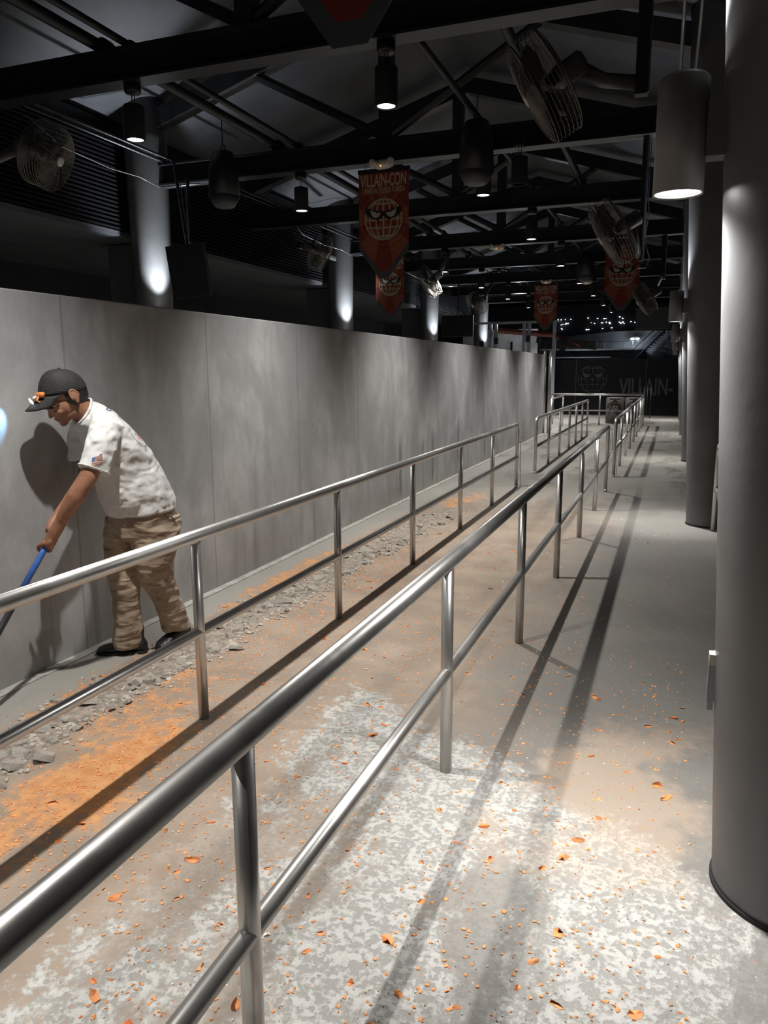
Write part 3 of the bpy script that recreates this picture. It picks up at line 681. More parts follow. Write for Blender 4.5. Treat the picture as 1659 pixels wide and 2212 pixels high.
# litter and recycling station
def bin_unit(x, label, kind):
    t = thing('waste_bin', label, 'bin', (x, 24.9, 0), 0)
    body = simple('bin body ' + kind, (.09, .085, .08), .5); light = simple('bin light panel ' + kind, (.075, .072, .068), .55); brown = simple('bin arch ' + kind, (.05, .028, .02), .6)
    bm = NB(); lathe(bm, [(.27, 0), (.28, .02), (.28, .78), (.25, .80)], seg=32); bmesh.ops.scale(bm, vec=(1, .85, 1), verts=bm.verts); obj('body', bm, light, t, True)
    bm = NB(); poly(bm, [(.24*math.cos(a), .48+.22*math.sin(a)) for a in [PI*k/14 for k in range(15)]]+[(.17*math.cos(a), .48+.15*math.sin(a)) for a in [PI*(1-k/14) for k in range(15)]], .01, -.238); obj('arch_band', bm, brown, t)
    bm = NB(); poly(bm, [(.16*math.cos(a), .02+.17*math.sin(a)) for a in [PI*k/12 for k in range(13)]], .01, -.24); obj('foot_panel', bm, brown, t)
    bm = NB(); box(bm, -.15, .15, -.262, -.25, .73, .78); obj('slot', bm, MT['black_matte'], t)
    if kind == 'recycling':
        bm = NB(); poly(bm, [(.03+.085*math.cos(a), .50+.085*math.sin(a)) for a in [2*PI*k/6 for k in range(6)]], .004, -.255); obj('badge', bm, MT['black_matte'], t)
        bm = NB()
        for k in range(3):
            a = PI/2+2*PI*k/3; c, s = math.cos(a), math.sin(a)
            P = [(-.028, .03), (.022, .034), (.040, .008), (.052, .016), (.046, -.020), (.012, -.006), (.022, .002), (.010, .014), (-.018, .012)]
            poly(bm, [(.03 + x_*c-(z_+.028)*s*1.0, .495 + x_*s+(z_+.028)*c) for x_, z_ in P], .003, -.260)
        bmesh.ops.recalc_face_normals(bm, faces=bm.faces); obj('recycling_arrows', bm, simple('white decal', (.26, .27, .29), .5), t)
    else:
        bm = NB(); box(bm, -.10, .12, -.256, -.25, .40, .64); obj('notice', bm, simple('notice card', (.20, .18, .17), .6), t)
        bm = NB(); box(bm, -.075, .10, -.259, -.256, .585, .625); obj('notice_heading', bm, simple('notice heading', (.30, .13, .06), .6), t)
        bm = NB(); poly(bm, [(-.07, .58), (.09, .58), (.06, .50), (0.01, .53), (-.04, .50)], .002, -.2562); obj('notice_picture', bm, MT['black_matte'], t)
    return t
bin_unit(-1.66, 'grey recycling bin with white arrows behind the far barrier', 'recycling')
bin_unit(-1.09, 'grey litter bin with a small notice card behind the far barrier', 'litter')

# buildings and structures beyond the hall
bm = NB(); box(bm, -14, 6, 29.8, 60, -.2, -.02); struct(obj('floor_outside', bm, simple('yard ground', (.05, .05, .052), .8)))
t = thing('building', 'dim concrete building with outside stair beyond the black sign', 'building', (-4, 38, 0))
bm = NB(); vs = [(-3.0, 2.6), (-3.0, -.1), (4.4, -.1), (4.4, 3.62), (2.6, 3.55), (-3, 3.05)]; poly(bm, vs, .3, .3)
obj('facade', bm, simple('yard concrete', (.20, .205, .215), .8, 0, .2, 1.5), t)
bm = NB(); box(bm, -.9, 2.6, -.6, 0, 2.55, 2.62); box(bm, -3, 1.2, -.9, 0, 2.2, 2.26); obj('landing', bm, MT['chrome'], t)
bm = NB()
for k in range(14): box(bm, 2.0+.1*k, 2.24+.1*k, -1.0, -.3, 1.9+.105*k, 1.93+.105*k)
for dy in (-1.0, -.32):
    tube(bm, [(1.95, dy, 1.8), (3.5, dy, 3.4)], .03, 6); tube(bm, [(1.95, dy, 2.3), (3.5, dy, 3.9)], .02, 6)
obj('stair', bm, simple('stair steel', (.12, .12, .13), .5, .3), t)
bm = NB()
for k in range(9): tube(bm, [(-.8+.42*k, -.58, 2.6), (-.8+.42*k, -.58, 2.95)], .01, 5)
tube(bm, [(-.9, -.58, 2.95), (2.5, -.58, 2.95)], .012, 5); obj('landing_rail', bm, MT['chrome'], t)
for x in (3.6, 3.95):
    bm = NB(); tube(bm, [(x, -.9, 2.2), (x+.05, -.9, 3.5)], .02, 6); obj('downpipe', bm, MT['chrome'], t)
bm = NB(); box(bm, 3.5, 4.3, -.9, -.3, 2.0, 2.05); obj('canopy_edge', bm, MT['chrome'], t)
t = thing('flood_light', 'bright flood light on the dim building beyond the sign', 'lamp', (-1.78, 37.55, 3.06))
bm = NB(); box(bm, -.14, .14, -.08, .1, -.06, .08); obj('housing', bm, MT['black'], t)
bm = NB(); ell(bm, (-.12, -.12, -.01), (.08, .03, .04), 12); ell(bm, (.12, -.12, -.01), (.08, .03, .04), 12); obj('lens', bm, emis('flood lens', (.85, .93, 1), 30), t)
l = bpy.data.lights.new('flood', 'POINT'); l.energy = 26; l.color = (.75, .87, 1); l.shadow_soft_size = .1
o = bpy.data.objects.new('flood', l); COL.objects.link(o); o.parent = t; o.location = (0, -.35, -.12)
bm = NB(); box(bm, -.98, -.16, 20.3, 20.4, 2.62, 3.14); tag(obj('bulkhead_panel', bm, MT['pier']), 'dark grey bulkhead panel left of the far column lamps', 'panel')
bm = NB(); box(bm, -12, 6, 34.9, 35.1, 3.9, 7); tag(obj('yard_canopy', bm, MT['black_matte']), 'black canopy face dotted with small lights', 'canopy')
bm = NB(); box(bm, -9, 2, 33.0, 33.3, 3.2, 4.3); tag(obj('light_truss_board', bm, MT['black_matte']), 'black board behind the tiny far lights', 'board')
random.seed(3)
for k in range(40):
    x = -4.85+3.3*random.random(); z = random.choice((3.32, 3.52, 3.72))+random.uniform(-.04, .04)
    if k % 3 == 0: x = random.choice((-4.4, -3.4, -2.6, -2.1))+random.uniform(-.12, .12)
    bm = NB(); ell(bm, (0, 0, 0), (random.uniform(.015, .035), .02, random.uniform(.008, .02)), 8)
    tag(obj('small_light', bm, MT['lit_soft'], None, True, loc=(x, 32.95, z)), 'tiny light point in the dark above the far building', 'light', 'tiny far lights')
# lit structure seen over the wall end
t = thing('open_pavilion', 'steel framed opening with pale posts and a red awning beyond the wall end', 'pavilion', (-4.8, 25.5, 0))
pale = simple('pavilion pale steel', (.30, .33, .38), .45, .3)
for x in (-1.0, -.82, .12, .28, 1.1): 
    bm = NB(); box(bm, x-.05, x+.05, -.06, .06, 0, 3.15); obj('post', bm, pale, t)
bm = NB(); box(bm, -1.75, 1.3, -.05, .05, 3.15, 3.22); obj('lintel', bm, pale, t)
bm = NB(); tube(bm, [(-.95, .35, 2.97), (1.0, .25, 2.78), (1.95, -.1, 2.42)], .09, 4); obj('awning_beam', bm, simple('awning red', (.14, .03, .02), .7), t)
bm = NB(); box(bm, .95, 2.1, -.1, .5, 2.55, 2.80, Matrix.Rotation(.12, 4, 'Y')); obj('awning_roof', bm, MT['black'], t)
bm = NB()
for x in (-.45, .55, .75): tube(bm, [(x, .8, 2.0), (x, .8, 2.6)], .04, 8)
obj('inner_post', bm, MT['black'], t)
bm = NB()
for x in (-.9, -.55, .2, .45, .98): box(bm, x-.06, x+.06, -.25, -.1, 2.55, 2.75, Matrix.Rotation(.15*x, 4, 'Y'))
obj('spot_fixtures', bm, MT['black_matte'], t)
bm = NB(); box(bm, -2.6, .15, 2.5, 2.6, 0, 3.1); obj('rear_wall', bm, simple('pavilion rear wall', (.17, .165, .16), .7, 0, .3, 2), t)
l = bpy.data.lights.new('added_fill', 'POINT'); l.energy = 45; l.color = (.85, .92, 1); l.shadow_soft_size = .1  # added point light to brighten the pavilion, not a lamp of the place
o = bpy.data.objects.new('added_fill', l); COL.objects.link(o); o.parent = t; o.location = (-.3, 1.3, 3.3)

# ------------------------------------------------------------------ debris
def chip_mesh(name, rng, curl=.22, th=.0015):
    bm = NB(); n = rng.randint(5, 8); a0 = rng.random()*6
    asp = rng.uniform(.28, .8)
    rim = [(math.cos(a0+2*PI*k/n)*rng.uniform(.55, 1), math.sin(a0+2*PI*k/n)*rng.uniform(.55, 1)*asp) for k in range(n)]
    c = bm.verts.new((0, 0, .08)); top = [bm.verts.new((x, y, .02+curl*x*x*rng.uniform(.2, 1.0))) for x, y in rim]
    for k in range(n): bm.faces.new((c, top[k], top[(k+1) % n]))
    bmesh.ops.solidify(bm, geom=bm.faces[:], thickness=.05)
    me = bpy.data.meshes.new(name); bm.to_mesh(me); bm.free(); return me
rng = random.Random(11)
OM = [chip_mesh('orange_paint_chip', rng) for _ in range(14)]; WM = [chip_mesh('white_chip', rng, .1) for _ in range(6)]
for m in OM: m.materials.append(MT['orange'])
for m in WM: m.materials.append(MT['white_chip'])
def chip(me, name, x, y, s, rng, label, cat, group):
    o = bpy.data.objects.new(name, me); COL.objects.link(o)
    o.location = (x, y, .0); o.scale = (s, s, s*rng.uniform(.4, 1.0)); o.rotation_euler = (0, 0, rng.uniform(0, 6.28))
    return tag(o, label, cat, group)
def chip_spot(rng):
    while True:
        y = 1.15 + 7.6*rng.random()**2.0; x = rng.uniform(-2.9, .15)
        # inside the photographed wedge
        dens = .75
        if x < -1.9: dens = 1.0
        if y > 4.5: dens *= .55
        if x > -.45 and y > 4: dens *= .4
        if x < -1.35 and y < 1.6 and x < -y*1.0: continue
        if x < -2.25 and y < 2.6: dens *= .3
        if rng.random() < dens and abs(x+2.0) > .05 and abs(x+.785) > .05: return x, y
for k in range(300):
    x, y = chip_spot(rng); s = .009+.016*rng.random()**1.6
    if k % 10 == 0: s = rng.uniform(.022, .034)
    chip(rng.choice(OM), 'paint_chip', x, y, s*(1+.05*y), rng, 'flake of orange paint lying on the concrete floor', 'paint chip', 'orange paint flakes')
for k in range(130):
    x, y = chip_spot(rng)
    if k % 2: x = rng.uniform(-1.9, .1); y = rng.uniform(3.2, 9)
    chip(rng.choice(WM), 'white_chip', x, y, .006+.014*rng.random()**2, rng, 'small white chip lying on the concrete floor', 'chip', 'white chips')
# the many smaller crumbs of paint as one scattering
bm = NB()
for k in range(5200):
    x, y = chip_spot(rng)
    if k % 3 == 0: x = rng.gauss(-2.2, .28); y = rng.uniform(1.4, 6.5)
    if x < -2.95 or x > .15: continue
    s = rng.uniform(.0025, .0078)*(1+.06*y); a = rng.random()*6; n = rng.randint(3, 5)
    vs = [bm.verts.new((x+s*math.cos(a+2*PI*j/n)*rng.uniform(.6, 1.1), y+s*math.sin(a+2*PI*j/n)*rng.uniform(.6, 1.1), rng.uniform(.001, .004))) for j in range(n)]
    ct = bm.verts.new((x, y, .005)); bt = [bm.verts.new((v.co.x, v.co.y, 0)) for v in vs]
    for j in range(n): bm.faces.new((vs[j], vs[(j+1) % n], ct)); bm.faces.new((vs[(j+1) % n], vs[j], bt[j], bt[(j+1) % n]))
o = obj('paint_crumbs', bm, MT['orange']); tag(o, 'scatter of tiny orange paint crumbs over the floor', 'crumbs', kind='stuff')
bm = NB()
for k in range(900):
    x, y = chip_spot(rng); s = rng.uniform(.0015, .0045)*(1+.06*y); a = rng.random()*6
    vs = [bm.verts.new((x+s*math.cos(a+2*PI*j/4)*rng.uniform(.6, 1.2), y+s*math.sin(a+2*PI*j/4)*rng.uniform(.6, 1.2), .003)) for j in range(4)]
    ct = bm.verts.new((x, y, .006)); bt = [bm.verts.new((v.co.x, v.co.y, 0)) for v in vs]
    for j in range(4): bm.faces.new((vs[j], vs[(j+1) % 4], ct)); bm.faces.new((vs[(j+1) % 4], vs[j], bt[j], bt[(j+1) % 4]))
o = obj('white_crumbs', bm, MT['white_chip']); tag(o, 'scatter of tiny white crumbs over the floor', 'crumbs', kind='stuff')
# broken concrete along the strip
def rock_mesh(rng):
    bm = NB(); n = rng.randint(5, 7); a0 = rng.random()*6
    lo = []; hi = []
    for k in range(n):
        a = a0+2*PI*k/n+rng.uniform(-.25, .25); r = rng.uniform(.65, 1.1); q = rng.uniform(.6, .95)
        lo.append(bm.verts.new((math.cos(a)*r, math.sin(a)*r, rng.uniform(-.1, .1))))
        hi.append(bm.verts.new((math.cos(a)*r*q, math.sin(a)*r*q, rng.uniform(.35, .85))))
    c = bm.verts.new((rng.uniform(-.2, .2), rng.uniform(-.2, .2), rng.uniform(.5, .95)))
    for k in range(n):
        m = (k+1) % n; bm.faces.new((lo[k], lo[m], hi[m])); bm.faces.new((lo[k], hi[m], hi[k])); bm.faces.new((hi[k], hi[m], c))
    bm.faces.new(lo[::-1]); bmesh.ops.recalc_face_normals(bm, faces=bm.faces)
    me = bpy.data.meshes.new('rubble'); bm.to_mesh(me); bm.free(); me.materials.append(MT['rubble']); return me
RM = [rock_mesh(rng) for _ in range(16)]
def strip(rng):
    y = 1.9+6.4*rng.random()**1.15; c = -2.62+.035*(y-2.2) + .03*math.sin(y*4); return c+rng.gauss(0, .065+.008*y*.5), y
for k in range(300):
    x, y = strip(rng); s = .016+.032*rng.random()**1.7
    o = bpy.data.objects.new('rubble', rng.choice(RM)); COL.objects.link(o); o.location = (x, y, .004)
    o.scale = (s*rng.uniform(.7, 1.8), s*rng.uniform(.7, 1.3), s*rng.uniform(.55, 1.15)); o.rotation_euler = (rng.uniform(-.5, .5), rng.uniform(-.5, .5), rng.random()*6)
    tag(o, 'broken grey concrete piece in the rubble strip along the wall', 'rubble', 'broken concrete pieces')
bm = NB()
for k in range(4200):
    x, y = strip(rng); x += rng.gauss(0, .035); s = rng.uniform(.004, .015)
    m_ = Matrix.Translation((x, y, s*.3)) @ Matrix.Rotation(rng.random()*6, 4, 'Z') @ Matrix.Rotation(rng.uniform(-.5, .5), 4, 'X') @ Matrix.Diagonal((s*rng.uniform(.8, 1.8), s*rng.uniform(.7, 1.3), s*.5, 1))
    bmesh.ops.create_icosphere(bm, subdivisions=1, radius=1, matrix=m_)
tag(obj('concrete_grit', bm, MT['rubble']), 'fine concrete grit filling the rubble strip', 'grit', kind='stuff')
bm = NB(); ring = []
nn = 90
L_ = []; R2 = []
for i in range(nn+1):
    y = 1.8+6.9*i/nn; c = -2.62+.035*(y-2.2)+.03*math.sin(y*4); w_ = .13+.03*math.sin(y*9)+.02*rng.random()
    row = [bm.verts.new((c-w_, y, .0))] + [bm.verts.new((c+w_*q, y, .003+.010*(1-q*q)*rng.uniform(.3, 1.3))) for q in (-.6, -.3, 0, .3, .6)] + [bm.verts.new((c+w_, y, .0))]
    if ring:
        for a in range(6): bm.faces.new((ring[-1][a], ring[-1][a+1], row[a+1], row[a]))
    ring.append(row)
tag(obj('rubble_bed', bm, simple('crushed dust', (.27, .225, .185), .9, 0, .35, 22, .9, 60)), 'bed of crushed concrete dust under the rubble strip', 'rubble', kind='stuff')

# ------------------------------------------------------------------ the worker
PF = Vector((-2.76, 3.55, 0)); PRZ = math.atan2(-.892, -.451)
def m_skin():
    m, nt, b = nmat('tanned skin'); v = coords(nt)
    nt.links.new(MIX(nt, MR(nt, noise(nt, v, 14, 5), .35, .65), (.24, .105, .058), (.33, .16, .098)), b.inputs['Base Color'])
    b.inputs['Roughness'].default_value = .5; b.inputs['Subsurface Weight'].default_value = .06
    b.inputs['Subsurface Radius'].default_value = (.02, .008, .004); bump(nt, b, noise(nt, v, 120, 3), .12, .003); return m
def m_cloth(name, c1, c2, sc, st, stretch, spl=None):
    m, nt, b = nmat(name); v = coords(nt, stretch)
    c = MIX(nt, MR(nt, noise(nt, coords(nt), 5, 5), .35, .65), c1, c2)
    if spl:
        vo = N(nt, 'ShaderNodeTexVoronoi', {'Vector': coords(nt), 'Scale': 45.0}); k = M(nt, 'MULTIPLY', MR(nt, vo.outputs[0], .12, .2, 1.0, 0.0), MR(nt, N(nt, 'ShaderNodeSeparateColor', {0: vo.outputs[1]}).outputs[0], .82, .84))
        c = MIX(nt, k, c, spl)
    nt.links.new(c, b.inputs['Base Color']); b.inputs['Roughness'].default_value = .85; b.inputs['Sheen Weight'].default_value = .15
    w1 = noise(nt, v, sc, 1.5, .5, .35); p = bump(nt, b, w1, st, .05)
    bump(nt, b, noise(nt, coords(nt), 260, 2), .1, .002, p); return m
MT['skin'] = m_skin()
MT['tee'] = m_cloth('white cotton shirt', (.55, .545, .53), (.63, .625, .61), 4.2, 1.0, (1.3, .8, 2.2))
MT['pants'] = m_cloth('dusty khaki trousers', (.23, .17, .12), (.33, .255, .185), 7.0, .9, (1.0, 1.0, 2.6), (.6, .56, .5))
MT['hair'] = simple('black hair', (.012, .010, .009), .55, 0, .2, 60, .4, 200)
MT['cap'] = simple('black cap cloth', (.016, .016, .017), .75, 0, .3, 20, .4, 90)
MT['shoe'] = simple('dusty black shoe', (.013, .013, .014), .4, 0, .5, 25, .4, 40)
def loft(bm, rings, seg=24, caps=True):
    """rings: (centre, axis_a * ra, axis_b * rb) ellipses"""
    R_ = []
    for c, A, B in rings:
        c, A, B = Vector(c), Vector(A), Vector(B)
        R_.append([bm.verts.new(c+A*math.cos(2*PI*k/seg)+B*math.sin(2*PI*k/seg)) for k in range(seg)])
    for a, b in zip(R_, R_[1:]):
        for k in range(seg): bm.faces.new((a[k], a[(k+1) % seg], b[(k+1) % seg], b[k]))
    if caps: bm.faces.new(R_[0][::-1]); bm.faces.new(R_[-1])
def limb(bm, pts, rs, seg=16, sub=4):
    P = [Vector(p) for p in pts]; out = []; ro = []
    for i in range(len(P)-1):
        p0, p1, p2, p3 = P[max(i-1, 0)], P[i], P[i+1], P[min(i+2, len(P)-1)]
        for k in range(sub):
            t_ = k/sub; out.append(.5*((2*p1)+(p2-p0)*t_+(2*p0-5*p1+4*p2-p3)*t_*t_+(3*p1-p0-3*p2+p3)*t_**3)); ro.append(rs[i]+(rs[i+1]-rs[i])*t_)
    out.append(P[-1]); ro.append(rs[-1]); tube(bm, out, 0, seg, rs=ro)
    for p, r in ((out[0], ro[0]), (out[-1], ro[-1])): ell(bm, p, (r*.98, r*.98, r*.98), seg)
def finish(o, voxel, smooth_it=4, disp=None):
    bmf = bmesh.new(); bmf.from_mesh(o.data); bmesh.ops.recalc_face_normals(bmf, faces=bmf.faces); bmf.to_mesh(o.data); bmf.free()
    m = o.modifiers.new('remesh', 'REMESH'); m.mode = 'VOXEL'; m.voxel_size = voxel; m.use_smooth_shade = True
    if smooth_it: s = o.modifiers.new('smooth', 'SMOOTH'); s.iterations = smooth_it; s.factor = .5
    if disp:
        for i, (sc, st) in enumerate(disp):
            tx = bpy.data.textures.new(o.name+'_folds%d' % i, 'CLOUDS'); tx.noise_scale = sc; tx.noise_depth = 1
            d = o.modifiers.new('folds', 'DISPLACE'); d.texture = tx; d.strength = st; d.mid_level = .5
HO = Vector((.450, 0, 1.50)); HF = Vector((.74, 0, -.67)).normalized(); HU = Vector((.67, 0, .74)).normalized()
def H(f, l, u): return HO+HF*f+HU*u+Vector((0, l, 0))
HR = Matrix((HF, (0, 1, 0), HU)).transposed()
bm = NB()
# head
ell(bm, (.450, 0, 1.535), (.112, .078, .098), 28)
ell(bm, H(.032, 0, -.022), (.079, .069, .084), 24, HR)
ell(bm, H(.050, 0, -.068), (.058, .055, .040), 20, HR)
ell(bm, H(.096, 0, -.092), (.024, .026, .020), 14, HR)
ell(bm, H(.022, .038, -.072), (.056, .024, .032), 16, HR); ell(bm, H(.022, -.038, -.072), (.056, .024, .032), 16, HR)
ell(bm, H(.094, 0, .012), (.018, .050, .011), 16, HR)
for s in (-1, 1):
    ell(bm, H(.078, s*.038, -.028), (.024, .024, .018), 14, HR)
    ell(bm, H(.105, s*.013, -.030), (.010, .009, .008), 10, HR)
    # ear: rim and lobe
    ell(bm, H(-.022, s*.083, -.010), (.023, .009, .034), 14, HR); ell(bm, H(-.008, s*.076, -.016), (.010, .010, .014), 10, HR)
    tube(bm, [H(-.022+.022*math.cos(a), s*.090, -.008+.033*math.sin(a)) for a in [PI*(-.1+1.3*k/10) for k in range(11)]][::1], .0042, 8)
    ell(bm, H(-.012, s*.084, -.042), (.010, .007, .011), 10, HR)
limb(bm, [H(.100, 0, .004), H(.113, 0, -.012), H(.121, 0, -.024)], [.009, .011, .0125], 12)
ell(bm, H(.111, 0, -.052), (.011, .024, .0065), 12, HR); ell(bm, H(.108, 0, -.066), (.011, .021, .0065), 12, HR); ell(bm, H(.096, 0, -.058), (.019, .034, .024), 16, HR)
# neck and torso core
limb(bm, [(.405, 0, 1.455), (.352, 0, 1.41), (.29, 0, 1.345)], [.064, .063, .055], 20)
limb(bm, [(.27, 0, 1.31), (.20, 0, 1.18), (.11, 0, 1.0), (.06, 0, .86)], [.085, .10, .11, .11], 20)
limb(bm, [(.27, -.14, 1.32), (.27, .14, 1.32)], [.05, .05], 14)
# left arm (near)
limb(bm, [(.30, .15, 1.325), (.37, .212, 1.23), (.450, .235, 1.095)], [.040, .048, .046], 18)
limb(bm, [(.450, .235, 1.095), (.512, .215, 1.00), (.575, .165, .885)], [.046, .045, .029], 18)
# right arm (far), both hands on the same shaft
limb(bm, [(.275, -.15, 1.34), (.30, -.16, 1.20), (.315, -.12, 1.06)], [.052, .048, .044], 16)
limb(bm, [(.315, -.12, 1.06), (.43, -.05, .955), (.545, .015, .868)], [.044, .041, .028], 16)
AX0, AX1 = Vector((.592, .082, .800)), Vector((.945, .31, .43)); AXD = (AX1-AX0).normalized()
def hand(bm, wrist, c, side, thumb_dir):
    """palm beside the shaft at c, four fingers wrapping round it, thumb the other way"""
    w = Vector(wrist); nrm = (Vector(c)-w); nrm = (nrm-AXD*nrm.dot(AXD)).normalized(); bi = AXD.cross(nrm).normalized()*side
    pc = Vector(c)-nrm*.030+bi*.004
    limb(bm, [w, w.lerp(pc, .5), pc], [.028, .032, .030], 14)
    ell(bm, pc, (.036, .024, .040), 16, Matrix((nrm, bi, AXD)).transposed() @ Matrix.Rotation(0, 3, 'X'))
    for k, ln in enumerate((.92, 1.0, .95, .78)):
        o_ = Vector(c)+AXD*((k-1.5)*.0205)
        base = o_-nrm*.030+bi*.020
        pts = [base]
        for a in (40, 85, 130, 175, 215):
            ar = math.radians(a)*1.0; rr = .0285
            pts.append(o_ + (-nrm*math.cos(ar)+bi*math.sin(ar))*rr*(1 if a < 180 else .98))
        pts = pts[:2+int(round(4*ln))]
        limb(bm, pts, [.0105]+[.0098-.0006*i for i in range(len(pts)-1)], 10, 3)
    tb = pc-bi*.016+AXD*(thumb_dir*.022)
    limb(bm, [tb, Vector(c)-bi*.030+AXD*(thumb_dir*.036), Vector(c)-bi*.022+nrm*.020+AXD*(thumb_dir*.046)], [.015, .0115, .0095], 10, 3)
hand(bm, (.578, .162, .880), AX0+AXD*.055, 1, 1)
hand(bm, (.548, .016, .865), AX0-AXD*.045, -1, 1)
person = obj('person', bm, MT['skin'], None, True); person.location = PF; person.rotation_euler = (0, 0, PRZ)
finish(person, .0042, 2)
tag(person, 'worker in white shirt, khaki trousers and black cap bending over a long tool', 'person')
# eyes
for s in (-1, 1):
    bm = NB(); ell(bm, H(.092, s*.033, -.010), (.010, .012, .0035), 14, HR); obj('eyelid', bm, simple('eye shadow brown', (.05, .025, .015), .5), person, True)
    bm = NB(); tube(bm, [H(.106, s*.012, .010), H(.104, s*.032, .016), H(.090, s*.052, .010)], .0045, 6); obj('eyebrow', bm, MT['hair'], person, True)
# hair on the back and sides of the head
bm = NB(); ell(bm, (.432, 0, 1.512), (.107, .084, .080), 28)
geom = bm.verts[:]+bm.edges[:]+bm.faces[:]; bmesh.ops.bisect_plane(bm, geom=geom, plane_co=(.468, 0, 1.497), plane_no=(.86, 0, -.50), clear_outer=True)
bmesh.ops.bisect_plane(bm, geom=bm.verts[:]+bm.edges[:]+bm.faces[:], plane_co=(.38, 0, 1.452), plane_no=(-.25, 0, -1), clear_outer=True)
obj('hair', bm, MT['hair'], person, True)
# cap
bm = NB(); seg, nr = 36, 12; rings = []
for i in range(nr+1):
    a = (PI/2)*i/nr; rr = math.cos(a)**.8; z = math.sin(a)
    rings.append([bm.verts.new((.452+.122*rr*math.cos(2*PI*k/seg)+.012*z, .088*rr*math.sin(2*PI*k/seg), 1.520+.122*z-.022*math.cos(2*PI*k/seg)*rr*(1-z))) for k in range(seg)])
for a, b in zip(rings, rings[1:]):
    for k in range(seg): bm.faces.new((a[k], a[(k+1) % seg], b[(k+1) % seg], b[k]))
bmesh.ops.remove_doubles(bm, verts=bm.verts, dist=.0008)
cap = obj('cap', bm, MT['cap'], person, True); so = cap.modifiers.new('solid', 'SOLIDIFY'); so.thickness = .003
bm = NB(); g = []
for i in range(6):
    row = []
    for k in range(13):
        a = math.radians(-68+136*k/12); ext = i/5
        ox, oy = .452+.121*math.cos(a), .088*math.sin(a)
        fx = ox+.072*ext*(math.cos(a)**.5); row.append(bm.verts.new((fx, oy*(1-.12*ext), 1.518-.022*math.cos(a)-.066*ext*(math.cos(a)**.3)-.012*abs(math.sin(a))*ext)))
    g.append(row)
for i in range(5):
    for k in range(12): bm.faces.new((g[i][k], g[i][k+1], g[i+1][k+1], g[i+1][k]))
br = obj('cap_brim', bm, MT['cap'], person, True); so = br.modifiers.new('solid', 'SOLIDIFY'); so.thickness = .005
bm = NB(); ell(bm, (.464, 0, 1.643), (.008, .008, .005), 10); obj('cap_button', bm, MT['cap'], person, True)
# head torch with orange clip
hl = bpy.data.objects.new('head_torch', None)
bm = NB(); lathe(bm, [(.012, -.02), (.019, -.012), (.021, .016), (.019, .02)], seg=24, mtx=Matrix.Translation((.600, .012, 1.492)) @ Matrix.Rotation(PI/2+.55, 4, 'Y'))
ht = obj('head_torch', bm, simple('torch grey', (.25, .22, .19), .4, .5), person, True)
bm = NB(); lathe(bm, [(.017, .0205), (.017, .022), (.008, .026)], seg=24, mtx=Matrix.Translation((.600, .012, 1.492)) @ Matrix.Rotation(PI/2+.55, 4, 'Y')); o = obj('torch_lens', bm, emis('torch lens', (.85, .93, 1.0), 9), ht, True)
bm = NB(); tube(bm, [(.568, .055, 1.512), (.582, .035, 1.512), (.592, .012, 1.508), (.582, -.01, 1.51)], .009, 8, flat=1.6); tube(bm, [(.582, .035, 1.512), (.598, .03, 1.485), (.585, .045, 1.474)], .006, 8); obj('torch_strap', bm, simple('orange strap', (.60, .20, .05), .6), person, True)
sp = spot('torch_light', person, (.632, .02, 1.468), (0, 0, 0), 7, (.30, .62, 1.0), 60, .7, .01)
sp.rotation_euler = Vector((.163, -.071, -.10)).to_track_quat('-Z', 'Y').to_euler()
# shirt
def ring(f, b, hw, f2=None):
    f, b = Vector((f[0], 0, f[1])), Vector((b[0], 0, b[1])); return ((f+b)/2, (f-b)/2, Vector((0, hw, 0)))
bm = NB()
loft(bm, [ring((.250, .835), (-.118, .862), .185), ring((.272, .88), (-.122, .905), .193), ring((.300, .96), (-.098, .985), .195), ring((.318, 1.05), (-.055, 1.08), .190), ring((.335, 1.14), (.00, 1.175), .188),
          ring((.348, 1.21), (.062, 1.26), .192), ring((.368, 1.27), (.135, 1.345), .196), ring((.385, 1.315), (.215, 1.425), .165), ring((.400, 1.335), (.275, 1.462), .105), ring((.402, 1.345), (.305, 1.474), .074), ring((.402, 1.352), (.318, 1.482), .068)], 40)
for s, pa, pb, pc in ((1, (.285, .145, 1.372), (.355, .215, 1.25), (.415, .228, 1.125)), (-1, (.275, -.14, 1.368), (.305, -.17, 1.25), (.315, -.155, 1.14))):
    d = (Vector(pc)-Vector(pb)).normalized(); a = Vector((0, 1, 0)); a = (a-d*a.dot(d)).normalized(); bb = d.cross(a)
    loft(bm, [(Vector((.25, s*.09, 1.37)), a*.05, bb*.075), (Vector(pa), a*.066, bb*.088), (Vector(pa).lerp(Vector(pb), .5), a*.066, bb*.088), (Vector(pb), a*.064, bb*.082), (Vector(pb).lerp(Vector(pc), .6), a*.062, bb*.080), (Vector(pc), a*.062, bb*.081)], 28)
shirt = obj('shirt', bm, MT['tee'], person, True); finish(shirt, .0065, 5, [(.12, .018), (.045, .010)])
# collar ribbing
bm = NB(); c0 = ring((.404, 1.350), (.316, 1.485), .071)
tube(bm, [c0[0]+c0[1]*math.cos(2*PI*k/32)+c0[2]*math.sin(2*PI*k/32) for k in range(32)], .007, 8, closed=True); obj('collar', bm, MT['tee'], person, True)
# sleeve hem
bm = NB(); pb, pc = Vector((.355, .215, 1.25)), Vector((.415, .228, 1.125)); d = (pc-pb).normalized(); a = Vector((0, 1, 0)); a = (a-d*a.dot(d)).normalized(); bb = d.cross(a)
tube(bm, [pc-d*.012+a*.0635*math.cos(2*PI*k/32)+bb*.0825*math.sin(2*PI*k/32) for k in range(32)], .004, 6, closed=True); obj('sleeve_hem', bm, MT['tee'], person, True)
